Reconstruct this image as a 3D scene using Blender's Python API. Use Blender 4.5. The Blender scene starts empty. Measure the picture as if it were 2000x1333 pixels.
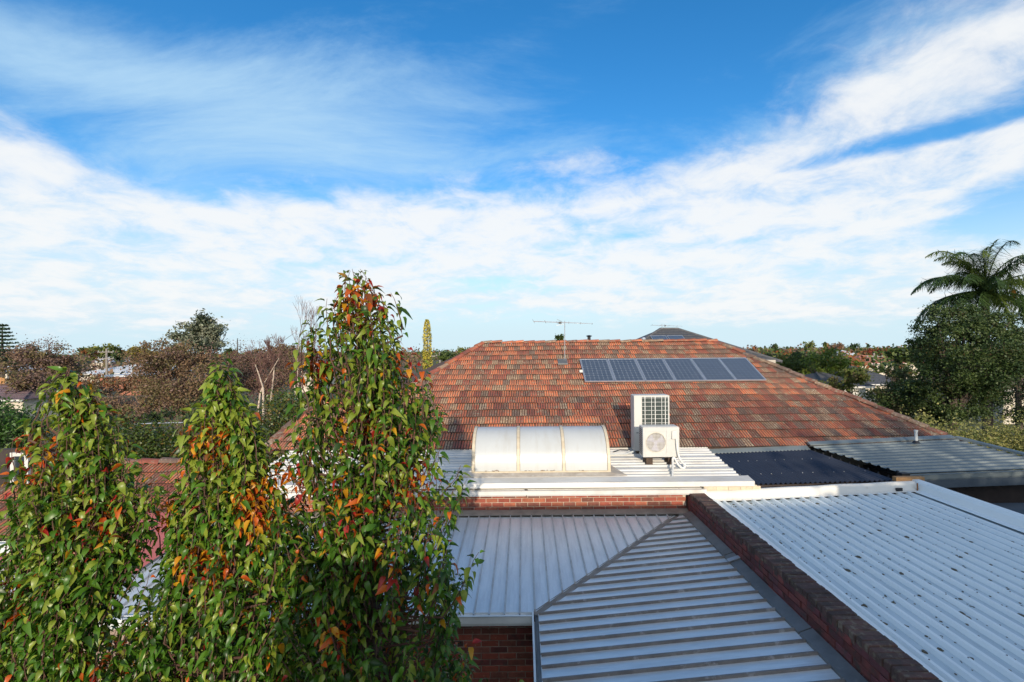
import bpy, bmesh, math, random
import numpy as np
from mathutils import Vector, Matrix

random.seed(7)
rng = np.random.default_rng(7)
S = bpy.context.scene
COL = S.collection
R = math.radians

# ------------------------------------------------------------------ camera
H = 5.3                      # eye height above the ground
F = 889.0                    # focal length in pixels of a 2000 px wide frame (16 mm)
ROLL = R(0.5)
cam = bpy.data.cameras.new('camera')
cam.sensor_width = 36.0
cam.lens = 16.0
cam.shift_x = -0.0115
cam.shift_y = 0.00925
cam.clip_start = 0.05
cam.clip_end = 6000
camo = bpy.data.objects.new('camera', cam)
COL.objects.link(camo)
camo.location = (0, 0, H)
camo.rotation_euler = (R(90), ROLL, 0)
S.camera = camo

S.view_settings.view_transform = 'Standard'
S.view_settings.look = 'None'
S.view_settings.exposure = 0.68
S.view_settings.gamma = 1.0
S.view_settings.use_curve_mapping = False
S.cycles.max_bounces = 6
S.cycles.diffuse_bounces = 3
S.cycles.glossy_bounces = 3
S.cycles.transmission_bounces = 4
S.cycles.transparent_max_bounces = 6
S.cycles.use_denoising = True

# ------------------------------------------------------------------ sun and sky
SUN_EL, SUN_AZ = 15.5, 176.0          # azimuth clockwise from +Y: behind the camera, to the right
sd = Vector((math.sin(R(SUN_AZ)) * math.cos(R(SUN_EL)), math.cos(R(SUN_AZ)) * math.cos(R(SUN_EL)), math.sin(R(SUN_EL))))
sl = bpy.data.lights.new('sun', 'SUN')
sl.energy = 2.75
sl.angle = R(0.53)
sl.color = (1.0, 0.86, 0.68)
so = bpy.data.objects.new('sun', sl)
COL.objects.link(so)
so.rotation_euler = sd.to_track_quat('Z', 'Y').to_euler()
so.location = (30, -30, 40)


class E:
    """small expression wrapper for shader math nodes"""
    def __init__(self, nt, sock):
        self.nt, self.s = nt, sock

    def _m(self, op, b=None, c=None, clamp=False):
        n = self.nt.nodes.new('ShaderNodeMath')
        n.operation = op
        n.use_clamp = clamp
        for i, q in enumerate((self, b, c)):
            if q is None:
                continue
            if isinstance(q, E):
                self.nt.links.new(q.s, n.inputs[i])
            else:
                n.inputs[i].default_value = q
        return E(self.nt, n.outputs[0])

    def __add__(self, b): return self._m('ADD', b)
    def __radd__(self, b): return self._m('ADD', b)
    def __sub__(self, b): return self._m('SUBTRACT', b)
    def __mul__(self, b): return self._m('MULTIPLY', b)
    def __rmul__(self, b): return self._m('MULTIPLY', b)
    def __truediv__(self, b): return self._m('DIVIDE', b)
    def exp(self): return self._m('EXPONENT')
    def maxi(self, b): return self._m('MAXIMUM', b)
    def mini(self, b): return self._m('MINIMUM', b)
    def clamp(self): return self._m('ADD', 0.0, clamp=True)

    def step(self, a, b, smooth=True):
        n = self.nt.nodes.new('ShaderNodeMapRange')
        n.interpolation_type = 'SMOOTHSTEP' if smooth else 'LINEAR'
        self.nt.links.new(self.s, n.inputs[0])
        n.inputs[1].default_value = a
        n.inputs[2].default_value = b
        return E(self.nt, n.outputs[0])


def build_world():
    w = bpy.data.worlds.new('World')
    S.world = w
    w.use_nodes = True
    nt = w.node_tree
    nt.nodes.clear()
    N = nt.nodes.new
    L = nt.links.new
    sky = N('ShaderNodeTexSky')
    sky.sky_type = 'NISHITA'
    sky.sun_disc = False
    sky.sun_elevation = R(SUN_EL)
    sky.sun_rotation = R(SUN_AZ)
    sky.air_density = 1.0
    sky.dust_density = 0.35
    sky.ozone_density = 3.2
    hs = N('ShaderNodeHueSaturation')
    hs.inputs['Saturation'].default_value = 1.28
    hs.inputs['Value'].default_value = 0.88
    L(sky.outputs[0], hs.inputs['Color'])
    bg1 = N('ShaderNodeBackground')
    bg1.inputs[1].default_value = 0.15
    L(hs.outputs[0], bg1.inputs[0])
    tc = N('ShaderNodeTexCoord')
    sep = N('ShaderNodeSeparateXYZ')
    L(tc.outputs['Generated'], sep.inputs[0])
    x, y, z = (E(nt, sep.outputs[i]) for i in range(3))
    az = x._m('ARCTAN2', y)
    el = z._m('ARCSINE')
    # cloud plane coordinates (perspective of a flat cloud deck)
    zz = z.maxi(0.0) + 0.22
    px, py = x / zz, y / zz
    comb = N('ShaderNodeCombineXYZ')
    L(px.s, comb.inputs[0]); L(py.s, comb.inputs[1])

    def noise(scale, detail, rough, dist=0.0, off=(0, 0, 0), sc=(1, 1, 1), rot=0.0):
        mp = N('ShaderNodeMapping')
        mp.inputs['Location'].default_value = off
        mp.inputs['Scale'].default_value = sc
        mp.inputs['Rotation'].default_value = (0, 0, rot)
        L(comb.outputs[0], mp.inputs[0])
        n = N('ShaderNodeTexNoise')
        n.inputs['Scale'].default_value = scale
        n.inputs['Detail'].default_value = detail
        n.inputs['Roughness'].default_value = rough
        n.inputs['Distortion'].default_value = dist
        L(mp.outputs[0], n.inputs['Vector'])
        return E(nt, n.outputs['Fac'])

    n1 = noise(1.35, 10, 0.60, 0.3, (3.1, 1.7, 0), (1, 1.2, 1), 0.5)
    n2 = noise(5.0, 9, 0.64, 0.35, (8.2, 4.4, 0))
    n3 = noise(0.95, 9, 0.66, .7, (1.0, 9.0, 0), (1.0, 1.9, 1), 0.95)

    def ae(u, v):
        a = math.atan2(u - 1023, F)
        return a, math.atan2((685 - v) * math.cos(a), F)

    def blob(u, v, su, sv, ang, wgt, p=1.0):
        a0, e0 = ae(u, v)
        c, s = math.cos(R(ang)), math.sin(R(ang))
        a1, e1 = ae(u + su * c * .5, v - su * s * .5)
        a1, e1 = (a1 - a0) * 2, (e1 - e0) * 2
        lu = math.hypot(a1, e1)
        ux, uy = a1 / lu, e1 / lu
        a2, e2 = ae(u + sv * s * .5, v + sv * c * .5)
        lv = math.hypot(a2 - a0, e2 - e0) * 2
        da, de = az - a0, el - e0
        q1 = (da * ux + de * uy) * (1 / lu)
        q2 = (de * ux - da * uy) * (1 / lv)
        g = (q1 * q1 + q2 * q2) * -1.0
        return g.exp() * wgt

    thick = None
    for b in ((1060, 490, 620, 88, 4, 1.3), (560, 475, 400, 80, 3, 1.15), (1480, 425, 400, 88, 10, 1.05),
              (90, 300, 330, 40, -14, .82), (170, 480, 400, 72, -8, 1.3), (440, 545, 170, 60, -12, .75),
              (1560, 560, 420, 62, 2, 1.15), (1850, 330, 300, 40, 20, .95), (1560, 290, 360, 75, 18, .50),
              (1820, 170, 420, 95, 20, .66), (1960, 70, 420, 130, 18, .52),
              (1760, 430, 120, 15, 3, .8), (1720, 500, 260, 26, 5, .35), (2150, 560, 320, 80, 2, .8),
              (1930, 430, 190, 48, 14, -.75), (1840, 268, 260, 20, 14, -.75), (1640, 310, 120, 20, 22, -.4), (330, 358, 260, 24, -16, -.6),
              (150, 610, 520, 58, 0, .72), (800, 590, 420, 40, 0, .60), (1500, 605, 480, 40, 1, .62),
              (-500, 430, 500, 120, 0, .9), (1230, 150, 300, 130, 20, -.40), (980, 545, 130, 10, 2, -.35), (1050, 560, 220, 16, 0, -.35), (700, 330, 260, 60, -5, .10), (1120, 320, 130, 28, 10, .35)):
        t = blob(*b)
        thick = t if thick is None else thick + t
    thick = thick.mini(1.0)
    back = y.step(0.15, -0.35) * (el.step(0.0, 0.12)) * 0.80     # broken cloud goes on behind the camera, cover raised for fill
    thick = thick + back
    dens = thick + (n1 - 0.5) * 1.75 + (n2 - 0.5) * 1.35
    mthick = dens.step(0.20, 1.18)
    veil = blob(470, 170, 520, 120, -6, .62) + blob(120, 120, 420, 70, -14, .35) + blob(900, 350, 700, 110, 0, .30) + blob(330, 380, 500, 110, -4, .45) \
        + blob(1720, 120, 420, 190, 24, .40) + blob(1150, 20, 300, 50, 30, .18)
    mveil = ((veil + (n3 - 0.5) * 2.3).step(0.10, 1.25)) * 0.85
    hz = el.step(0.33, 0.02) * 0.97
    # cloud light: whiter where dense, grey-blue in the thin lower parts
    bright = (dens * 0.45 + (n2 - 0.5) * 2.0 + (n1 - 0.5) * 1.3 + el * 1.1).step(-.02, 0.92)
    mx = N('ShaderNodeMix'); mx.data_type = 'RGBA'
    L(bright.s, mx.inputs[0])
    mx.inputs[6].default_value = (0.45, 0.53, 0.595, 1)
    mx.inputs[7].default_value = (0.585, 0.595, 0.60, 1)
    bgc = N('ShaderNodeBackground')
    toward = (x * sd.x + y * sd.y + z * sd.z).maxi(0.0)          # unseen cloud brightened towards the sun, added for more fill in shade
    L((toward * toward * 0.55 + 1.0).s, bgc.inputs[1])
    L(mx.outputs[2], bgc.inputs[0])
    bgv = N('ShaderNodeBackground'); bgv.inputs[0].default_value = (0.33, 0.49, 0.625, 1); bgv.inputs[1].default_value = 0.95
    bgh = N('ShaderNodeBackground'); bgh.inputs[0].default_value = (0.405, 0.525, 0.59, 1); bgh.inputs[1].default_value = 1.0

    def mix(f, a, b):
        m = N('ShaderNodeMixShader')
        L(f.s, m.inputs[0]); L(a.outputs[0], m.inputs[1]); L(b.outputs[0], m.inputs[2])
        return m
    m1 = mix(mveil, bg1, bgv)
    m2 = mix(hz, m1, bgh)
    m3 = mix(mthick * 0.94, m2, bgc)
    out = N('ShaderNodeOutputWorld')
    L(m3.outputs[0], out.inputs[0])


build_world()


# ------------------------------------------------------------------ coordinate helpers
def P(u, v, d):
    """point of the place seen at (u, v), at distance d"""
    X, Y = (u - 1023) / F * d, -(v - 685) / F * d
    return Vector((X * math.cos(ROLL) + Y * math.sin(ROLL), d, -X * math.sin(ROLL) + Y * math.cos(ROLL) + H))


def Cz(x, y, zc):
    return Vector((x, y, zc + H))


# ------------------------------------------------------------------ materials
MATS = {}


def mat(name, c1, c2=None, rough=0.6, metal=0.0, scale=6.0, detail=6, lo=0.35, hi=0.65, c3=None, scale3=20.0, lo3=0.6, hi3=0.7,
        bump=0.0, bscale=40.0, rnd=0.0, c4=None, scale4=1.0, lo4=.5, hi4=.7, str4=(1, 1, 1), f4=1.0, stretch=(1, 1, 1), spec=0.5, transl=0.0, coat=0.0):
    if name in MATS:
        return MATS[name]
    m = bpy.data.materials.new(name)
    MATS[name] = m
    m.use_nodes = True
    nt = m.node_tree
    b = nt.nodes['Principled BSDF']
    N, L = nt.nodes.new, nt.links.new
    b.inputs['Roughness'].default_value = rough
    b.inputs['Metallic'].default_value = metal
    b.inputs['Specular IOR Level'].default_value = spec
    b.inputs['Coat Weight'].default_value = coat
    geo = N('ShaderNodeNewGeometry')
    mp = N('ShaderNodeMapping')
    mp.inputs['Scale'].default_value = stretch
    L(geo.outputs['Position'], mp.inputs[0])

    def noise(sc, dt):
        n = N('ShaderNodeTexNoise')
        n.inputs['Scale'].default_value = sc
        n.inputs['Detail'].default_value = dt
        n.inputs['Roughness'].default_value = 0.6
        L(mp.outputs[0], n.inputs['Vector'])
        return n

    def ramp(sock, a, c):
        r = N('ShaderNodeMapRange')
        L(sock, r.inputs[0])
        r.inputs[1].default_value, r.inputs[2].default_value = a, c
        return r.outputs[0]

    def mixc(f, a, c):
        mm = N('ShaderNodeMix'); mm.data_type = 'RGBA'
        L(f, mm.inputs[0])
        for i, q in ((6, a), (7, c)):
            if isinstance(q, tuple):
                mm.inputs[i].default_value = (*q, 1)
            else:
                L(q, mm.inputs[i])
        return mm.outputs[2]
    col = c1
    if c2 is not None:
        col = mixc(ramp(noise(scale, detail).outputs['Fac'], lo, hi), c1, c2)
    if c3 is not None:
        col = mixc(ramp(noise(scale3, 5).outputs['Fac'], lo3, hi3), col, c3)
    if c4 is not None:
        mp4 = N('ShaderNodeMapping')
        mp4.inputs['Scale'].default_value = str4
        L(geo.outputs['Position'], mp4.inputs[0])
        n4 = N('ShaderNodeTexNoise')
        n4.inputs['Scale'].default_value = scale4
        n4.inputs['Detail'].default_value = 9
        n4.inputs['Roughness'].default_value = 0.72
        L(mp4.outputs[0], n4.inputs['Vector'])
        mm4 = N('ShaderNodeMath'); mm4.operation = 'MULTIPLY'
        L(ramp(n4.outputs['Fac'], lo4, hi4), mm4.inputs[0]); mm4.inputs[1].default_value = f4
        col = mixc(mm4.outputs[0], col, c4)
    if rnd > 0:
        oi = N('ShaderNodeObjectInfo')
        hs = N('ShaderNodeHueSaturation')
        mr = N('ShaderNodeMapRange')
        L(oi.outputs['Random'], mr.inputs[0])
        mr.inputs[3].default_value, mr.inputs[4].default_value = 1 - rnd, 1 + rnd
        L(mr.outputs[0], hs.inputs['Value'])
        if isinstance(col, tuple):
            hs.inputs['Color'].default_value = (*col, 1)
        else:
            L(col, hs.inputs['Color'])
        col = hs.outputs[0]
    if isinstance(col, tuple):
        b.inputs['Base Color'].default_value = (*col, 1)
    else:
        L(col, b.inputs['Base Color'])
    if bump > 0:
        bn = N('ShaderNodeBump')
        bn.inputs['Strength'].default_value = bump
        bn.inputs['Distance'].default_value = 0.01
        L(noise(bscale, 6).outputs['Fac'], bn.inputs['Height'])
        L(bn.outputs[0], b.inputs['Normal'])
    if transl > 0:
        tr = N('ShaderNodeBsdfTranslucent')
        if isinstance(col, tuple):
            tr.inputs[0].default_value = (*col, 1)
        else:
            L(col, tr.inputs[0])
        ms = N('ShaderNodeMixShader')
        ms.inputs[0].default_value = transl
        L(b.outputs[0], ms.inputs[1]); L(tr.outputs[0], ms.inputs[2])
        L(ms.outputs[0], nt.nodes['Material Output'].inputs[0])
    return m


# ------------------------------------------------------------------ object helpers
def link(o, parent=None):
    COL.objects.link(o)
    if parent is not None:
        o.parent = parent
    return o


def tag(o, label=None, cat=None, group=None, kind=None):
    if label: o['label'] = label
    if cat: o['category'] = cat
    if group: o['group'] = group
    if kind: o['kind'] = kind
    return o


def thing(name, loc, label, cat, group=None):
    o = bpy.data.objects.new(name, None)
    o.empty_display_size = 0.2
    o.location = loc
    link(o)
    return tag(o, label, cat, group)


def world_off(parent):
    off = Vector((0, 0, 0))
    p = parent
    while p is not None:
        off += Vector(p.location)
        p = p.parent
    return off


def obj(name, verts, faces, m, parent=None, smooth=False, mi=None, loc=None):
    """verts in world coordinates; origin follows the parent"""
    off = world_off(parent)
    me = bpy.data.meshes.new(name)
    base = off if loc is None else Vector(loc)
    me.from_pydata([tuple(Vector(v) - base) for v in verts], [], faces)
    ms = m if isinstance(m, (list, tuple)) else [m]
    for q in ms:
        me.materials.append(q)
    if mi is not None:
        me.polygons.foreach_set('material_index', np.asarray(mi, dtype=np.int32))
    if smooth:
        me.polygons.foreach_set('use_smooth', np.ones(len(me.polygons), dtype=bool))
    me.update()
    o = bpy.data.objects.new(name, me)
    if loc is not None:
        o.location = base - off
    return link(o, parent)


def big_mesh(name, V, Q, mats, mi=None, parent=None, smooth=True):
    """fast all-quad mesh from numpy arrays (world coordinates)"""
    off = np.array(world_off(parent))
    me = bpy.data.meshes.new(name)
    V = np.asarray(V, dtype=np.float32) - off.astype(np.float32)
    Q = np.asarray(Q, dtype=np.int32)
    me.vertices.add(len(V)); me.vertices.foreach_set('co', V.ravel())
    me.loops.add(Q.size); me.loops.foreach_set('vertex_index', Q.ravel())
    me.polygons.add(len(Q)); me.polygons.foreach_set('loop_start', np.arange(0, Q.size, 4, dtype=np.int32))
    for q in mats:
        me.materials.append(q)
    if mi is not None:
        me.polygons.foreach_set('material_index', np.asarray(mi, dtype=np.int32))
    if smooth:
        me.polygons.foreach_set('use_smooth', np.ones(len(Q), dtype=bool))
    me.update(calc_edges=True)
    me.validate()
    return link(bpy.data.objects.new(name, me), parent)


class MB:
    def __init__(self):
        self.v, self.f, self.mi = [], [], []
        self.cur = 0

    def add(self, vs, fs):
        n = len(self.v)
        self.v += [tuple(q) for q in vs]
        self.f += [tuple(i + n for i in f) for f in fs]
        self.mi += [self.cur] * len(fs)
        return self

    def box(self, a, b):
        (x0, y0, z0), (x1, y1, z1) = a, b
        return self.add([(x0, y0, z0), (x1, y0, z0), (x1, y1, z0), (x0, y1, z0), (x0, y0, z1), (x1, y0, z1), (x1, y1, z1), (x0, y1, z1)],
                        [(0, 3, 2, 1), (4, 5, 6, 7), (0, 1, 5, 4), (1, 2, 6, 5), (2, 3, 7, 6), (3, 0, 4, 7)])

    def hexa(self, c8):
        return self.add(c8, [(0, 3, 2, 1), (4, 5, 6, 7), (0, 1, 5, 4), (1, 2, 6, 5), (2, 3, 7, 6), (3, 0, 4, 7)])

    def tube(self, pts, r, n=6, caps=True):
        pts = [Vector(p) for p in pts]
        rs = r if isinstance(r, (list, tuple)) else [r] * len(pts)
        vs, fs = [], []
        for i, p in enumerate(pts):
            t = (pts[min(i + 1, len(pts) - 1)] - pts[max(i - 1, 0)])
            t = t.normalized() if t.length > 1e-9 else Vector((0, 0, 1))
            ref = Vector((0, 0, 1)) if abs(t.z) < 0.9 else Vector((1, 0, 0))
            a = t.cross(ref).normalized()
            b = t.cross(a)
            for k in range(n):
                th = 2 * math.pi * k / n
                vs.append(p + (a * math.cos(th) + b * math.sin(th)) * rs[i])
        for i in range(len(pts) - 1):
            for k in range(n):
                k2 = (k + 1) % n
                fs.append((i * n + k, i * n + k2, (i + 1) * n + k2, (i + 1) * n + k))
        if caps:
            fs.append(tuple(range(n - 1, -1, -1)))
            fs.append(tuple((len(pts) - 1) * n + k for k in range(n)))
        return self.add(vs, fs)

    def quad(self, a, b, c, d):
        return self.add([a, b, c, d], [(0, 1, 2, 3)])

    def build(self, name, m, parent=None, smooth=False, loc=None):
        return obj(name, self.v, self.f, m, parent, smooth, self.mi if isinstance(m, (list, tuple)) else None, loc)


def sheet(prof, O, Sv, Tv, Nv, t0, t1, cuts=1):
    """extrude the profile [(s, h)] along Tv from t0(s) to t1(s)"""
    vs, fs = [], []
    n = len(prof)
    for k in range(cuts + 1):
        for s, h in prof:
            t = t0(s) + (t1(s) - t0(s)) * k / cuts
            vs.append(O + Sv * s + Tv * t + Nv * h)
    for k in range(cuts):
        for i in range(n - 1):
            fs.append((k * n + i, k * n + i + 1, (k + 1) * n + i + 1, (k + 1) * n + i))
    return vs, fs


def trap(s0, s1, per, hh, crest, base):
    pts = [(s0, 0)]
    s = s0
    while s + per <= s1 + 1e-6:
        c = s + per / 2
        pts += [(c - base / 2, 0), (c - crest / 2, hh), (c + crest / 2, hh), (c + base / 2, 0)]
        s += per
    pts.append((s1, 0))
    return pts


def sine(s0, s1, per, hh, k=6):
    n = int(round((s1 - s0) / per * k))
    return [(s0 + (s1 - s0) * i / n, hh * 0.5 * (1 - math.cos(2 * math.pi * i / k))) for i in range(n + 1)]


# ------------------------------------------------------------------ palette
M_white = mat('white_paint', (.66, .65, .62), (.53, .50, .45), .45, scale=3, lo=.5, hi=.8, c3=(.40, .33, .26), scale3=9, lo3=.66, hi3=.80)
M_whiteroof = mat('white_roof_paint', (.64, .64, .615), (.49, .465, .41), .42, scale=1.6, lo=.42, hi=.78, c3=(.42, .36, .29), scale3=7, lo3=.60, hi3=.80, stretch=(.6, 2, 2), c4=(.36, .31, .25), scale4=1.4, lo4=.52, hi4=.78, str4=(.7, 2.4, 1), f4=.6)
M_whitecorr = mat('white_corrugated_paint', (.82, .875, .87), (.73, .79, .79), .38, scale=1.2, lo=.4, hi=.8, c3=(.50, .53, .52), scale3=5, lo3=.64, hi3=.86, stretch=(3, .5, 1))
M_pan = mat('shaded_soiled_pan', (.60, .69, .71), (.47, .56, .585), .42, scale=1.6, lo=.4, hi=.75, c3=(.40, .46, .46), scale3=6, lo3=.58, hi3=.8, stretch=(3, .5, 1))  # pans darker than crests: shade for rib contrast painted in, with soiling
M_zinc = mat('zinc_grey', (.80, .83, .825), (.70, .73, .73), .42, metal=.35, scale=2.2, lo=.35, hi=.7, c3=(.86, .87, .86), scale3=14, lo3=.58, hi3=.75, stretch=(2.2, .7, 1), c4=(.50, .52, .53), scale4=2.2, lo4=.48, hi4=.72, str4=(7, .5, 1), f4=.55)
M_zinc2 = mat('zinc_grey_cross', (.80, .83, .825), (.70, .73, .73), .42, metal=.35, scale=2.2, lo=.35, hi=.7, c3=(.86, .87, .86), scale3=14, lo3=.58, hi3=.75, stretch=(.7, 2.2, 1), c4=(.50, .52, .53), scale4=2.2, lo4=.48, hi4=.72, str4=(.5, 7, 1), f4=.55)
M_seam = mat('seam_grey', (.56, .57, .57), (.40, .39, .37), .5, metal=.25, scale=5, lo=.4, hi=.7)
M_seam_shade = mat('shaded_seam', (.23, .21, .19), (.155, .14, .13), .6, metal=.1, scale=5, c3=(.34, .33, .32), scale3=9, lo3=.58, hi3=.7)  # dark copy of the seam metal: shade on camera-facing sides painted in
M_dirty = mat('dirty_flashing', (.30, .265, .225), (.20, .175, .15), .7, metal=.1, scale=4, c3=(.27, .25, .22), scale3=15, lo3=.6, hi3=.75, bump=.15)
M_lead = mat('lead_flashing', (.20, .205, .205), (.13, .135, .135), .55, metal=.3, scale=3, c3=(.24, .24, .23), scale3=9, lo3=.62, hi3=.8)
M_mortar = mat('mortar', (.60, .52, .42), (.46, .38, .30), .9, scale=12, bump=.3)
M_mortard = mat('old_mortar', (.36, .27, .22), (.24, .18, .15), .9, scale=12, bump=.3)
M_brick = [mat('brick_red', (.33, .085, .05), (.25, .06, .04), .85, scale=9, c3=(.42, .26, .18), scale3=17, lo3=.62, hi3=.75, rnd=.22, bump=.3),
           mat('brick_orange', (.39, .125, .065), (.29, .085, .05), .85, scale=8, c3=(.45, .30, .20), scale3=15, lo3=.60, hi3=.74, rnd=.2, bump=.3),
           mat('brick_brown', (.23, .075, .05), (.15, .055, .04), .85, scale=9, c3=(.30, .22, .14), scale3=16, lo3=.60, hi3=.74, rnd=.22, bump=.3)]
M_brickd = [mat('weathered_brick', (.20, .05, .042), (.10, .035, .032), .9, scale=5, c3=(.05, .04, .034), scale3=7, lo3=.52, hi3=.68, rnd=.25, bump=.5),
            mat('weathered_brick_purple', (.155, .045, .05), (.09, .035, .038), .9, scale=6, c3=(.05, .043, .036), scale3=8, lo3=.52, hi3=.68, rnd=.25, bump=.5)]
M_coping = [mat('coping_brick_lichen', (.125, .062, .050), (.065, .045, .036), .92, scale=6, c3=(.165, .135, .095), scale3=14, lo3=.52, hi3=.66, rnd=.28, bump=.6),
            mat('coping_brick_dark', (.095, .048, .042), (.052, .038, .032), .92, scale=7, c3=(.135, .112, .08), scale3=13, lo3=.54, hi3=.68, rnd=.28, bump=.6)]
TILE = [mat('tile_orange', (.56, .170, .074), (.44, .125, .058), .80, scale=7, c3=(.33, .255, .17), scale3=10, lo3=.52, hi3=.68, rnd=.14, bump=.35, c4=(.115, .085, .066), scale4=2.6, lo4=.47, hi4=.66, str4=(1.5, .6, .6), f4=.66),
        mat('tile_terracotta', (.42, .125, .064), (.31, .092, .052), .82, scale=7, c3=(.30, .235, .16), scale3=9, lo3=.50, hi3=.66, rnd=.16, bump=.35, c4=(.115, .085, .066), scale4=2.6, lo4=.47, hi4=.66, str4=(1.5, .6, .6), f4=.66),
        mat('tile_red', (.32, .088, .054), (.23, .068, .046), .82, scale=8, c3=(.22, .16, .12), scale3=11, lo3=.56, hi3=.70, rnd=.18, bump=.35, c4=(.115, .085, .066), scale4=2.6, lo4=.47, hi4=.66, str4=(1.5, .6, .6), f4=.66),
        mat('tile_brown', (.25, .100, .064), (.175, .074, .052), .85, scale=9, c3=(.27, .235, .17), scale3=14, lo3=.50, hi3=.64, rnd=.18, bump=.4, c4=(.115, .085, .066), scale4=2.6, lo4=.47, hi4=.66, str4=(1.5, .6, .6), f4=.66),
        mat('tile_lichen', (.32, .20, .125), (.22, .135, .09), .9, scale=12, c3=(.44, .38, .27), scale3=20, lo3=.52, hi3=.64, rnd=.18, bump=.5, c4=(.115, .085, .066), scale4=2.6, lo4=.47, hi4=.66, str4=(1.5, .6, .6), f4=.65),
        mat('tile_dark', (.20, .125, .095), (.13, .085, .068), .9, scale=11, c3=(.28, .24, .18), scale3=18, lo3=.54, hi3=.66, rnd=.2, bump=.5, c4=(.115, .085, .066), scale4=2.6, lo4=.47, hi4=.66, str4=(1.5, .6, .6), f4=.65)]
TILE_SHADE = mat('tile_painted_shade', (.105, .056, .042), (.06, .042, .034), .9, scale=6, lo=.35, hi=.65, c3=(.10, .085, .065), scale3=11, lo3=.5, hi3=.65)  # groove and butt faces darkened: shade between tiles painted in as colour
M_under = mat('roof_underlay', (.12, .07, .05), (.07, .045, .035), .9)
M_render = mat('rendered_wall', (.50, .46, .40), (.42, .38, .32), .85, scale=2)
M_plum = mat('plum_wall', (.30, .095, .12), (.25, .08, .10), .8, scale=2)
M_cream = mat('cream_frame', (.58, .51, .38), (.48, .40, .28), .45, scale=6, lo=.45, hi=.75, c3=(.36, .22, .11), scale3=14, lo3=.68, hi3=.76)
M_sky = mat('opal_sheet', (.49, .515, .52), (.46, .48, .48), .34, scale=1.5, lo=.4, hi=.7, c4=(.40, .385, .34), scale4=1.6, lo4=.50, hi4=.75, str4=(4, 1, .5), f4=.5)
M_acwhite = mat('aircon_white', (.58, .575, .545), (.535, .525, .49), .38, scale=3, lo=.45, hi=.75)
M_acdark = mat('aircon_coil', (.035, .05, .05), (.02, .03, .03), .45, metal=.4, scale=3)
M_wire = mat('grille_wire', (.78, .78, .75), None, .4)
M_fan = mat('fan_blade', (.42, .40, .46), (.36, .34, .39), .5, scale=4)
M_black = mat('black_plastic', (.018, .018, .02), None, .5)
M_rubber = mat('brown_block', (.10, .065, .04), (.06, .04, .03), .9, scale=8)
M_alu = mat('aluminium', (.66, .67, .68), (.54, .55, .57), .32, metal=.7, scale=10)
M_cellbg = mat('panel_backing', (.20, .23, .265), None, .25, coat=.6)
M_cell = mat('solar_cell_blue', (.062, .076, .098), (.078, .092, .115), .30, scale=5, coat=.8, spec=.5)
M_navy = mat('navy_steel', (.052, .060, .082), (.040, .046, .064), .30, metal=.3, scale=2, lo=.3, hi=.7)
M_grey = mat('grey_green_steel', (.215, .245, .245), (.17, .20, .205), .42, metal=.2, scale=1.3, lo=.35, hi=.7)
M_greyd = mat('dark_grey_steel', (.085, .11, .135), (.07, .09, .115), .45, metal=.2, scale=2)
M_slate = mat('dark_roof_tile', (.085, .088, .095), (.055, .056, .062), .7, scale=9, c3=(.14, .13, .12), scale3=15, lo3=.6, hi3=.75)
M_glass = mat('window_glass', (.03, .04, .05), None, .08, spec=.8)
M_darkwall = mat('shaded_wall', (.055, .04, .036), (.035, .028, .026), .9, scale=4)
M_pvc = mat('grey_pvc', (.55, .58, .58), None, .45)
M_bark = mat('grey_brown_bark', (.125, .095, .075), (.07, .052, .042), .9, scale=25, stretch=(1, 1, .2), bump=.5)
M_twig = mat('reddish_twig', (.14, .068, .048), (.09, .05, .036), .8, scale=20)
M_birch = mat('pale_birch_bark', (.60, .50, .40), (.42, .33, .26), .75, scale=18, stretch=(.3, .3, 1))
M_bare = mat('bare_twigs', (.155, .082, .068), (.115, .062, .052), .9, scale=3)
M_wood = mat('weathered_pole', (.30, .27, .24), (.22, .20, .18), .9, scale=8)
M_galv = mat('galvanised_pipe', (.42, .44, .46), None, .45, metal=.5)


def leafmat(name, a, b, rough=.36, tr=.36, sc=9):
    return mat(name, a, b, rough, scale=sc, lo=.35, hi=.65, transl=tr, rnd=.10, spec=.45)


LEAF = [leafmat('leaf_green', (.080, .190, .016), (.048, .135, .012)), leafmat('leaf_mid_green', (.115, .24, .020), (.075, .18, .015)),
        leafmat('leaf_dark_green', (.040, .095, .013), (.027, .066, .010)), leafmat('leaf_lime', (.30, .36, .045), (.20, .28, .028)),
        leafmat('leaf_red', (.46, .030, .022), (.34, .025, .016)), leafmat('leaf_orange', (.62, .145, .012), (.52, .085, .012)),
        leafmat('leaf_yellow', (.66, .36, .020), (.60, .25, .014)), leafmat('leaf_rust', (.30, .085, .020), (.20, .075, .018))]

# ------------------------------------------------------------------ ground
gv = []
ground_m = mat('garden_ground', (.075, .085, .038), (.115, .095, .06), .95, scale=.08, lo=.4, hi=.6, c3=(.05, .065, .025), scale3=.5, lo3=.5, hi3=.65)
g = obj('ground', [(-4500, -800, 0), (4500, -800, 0), (4500, 5000, 0), (-4500, 5000, 0)], [(0, 1, 2, 3)], ground_m)
tag(g, kind='structure')

# ------------------------------------------------------------------ the tiled house
TS = 0.5075                       # roof pitch (rise per metre)
EY, EZ = 11.1, -2.4               # eave line
th = math.atan(TS)
ct, st = math.cos(th), math.sin(th)


def onplane(u, v, ey=EY, ez=EZ, ts=TS):
    d = P(u, v, 1.0) - Vector((0, 0, H))
    yy = (ez - ts * ey) / (d.z - ts)
    return Vector((d.x * yy, yy, d.z * yy + H))


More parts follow.
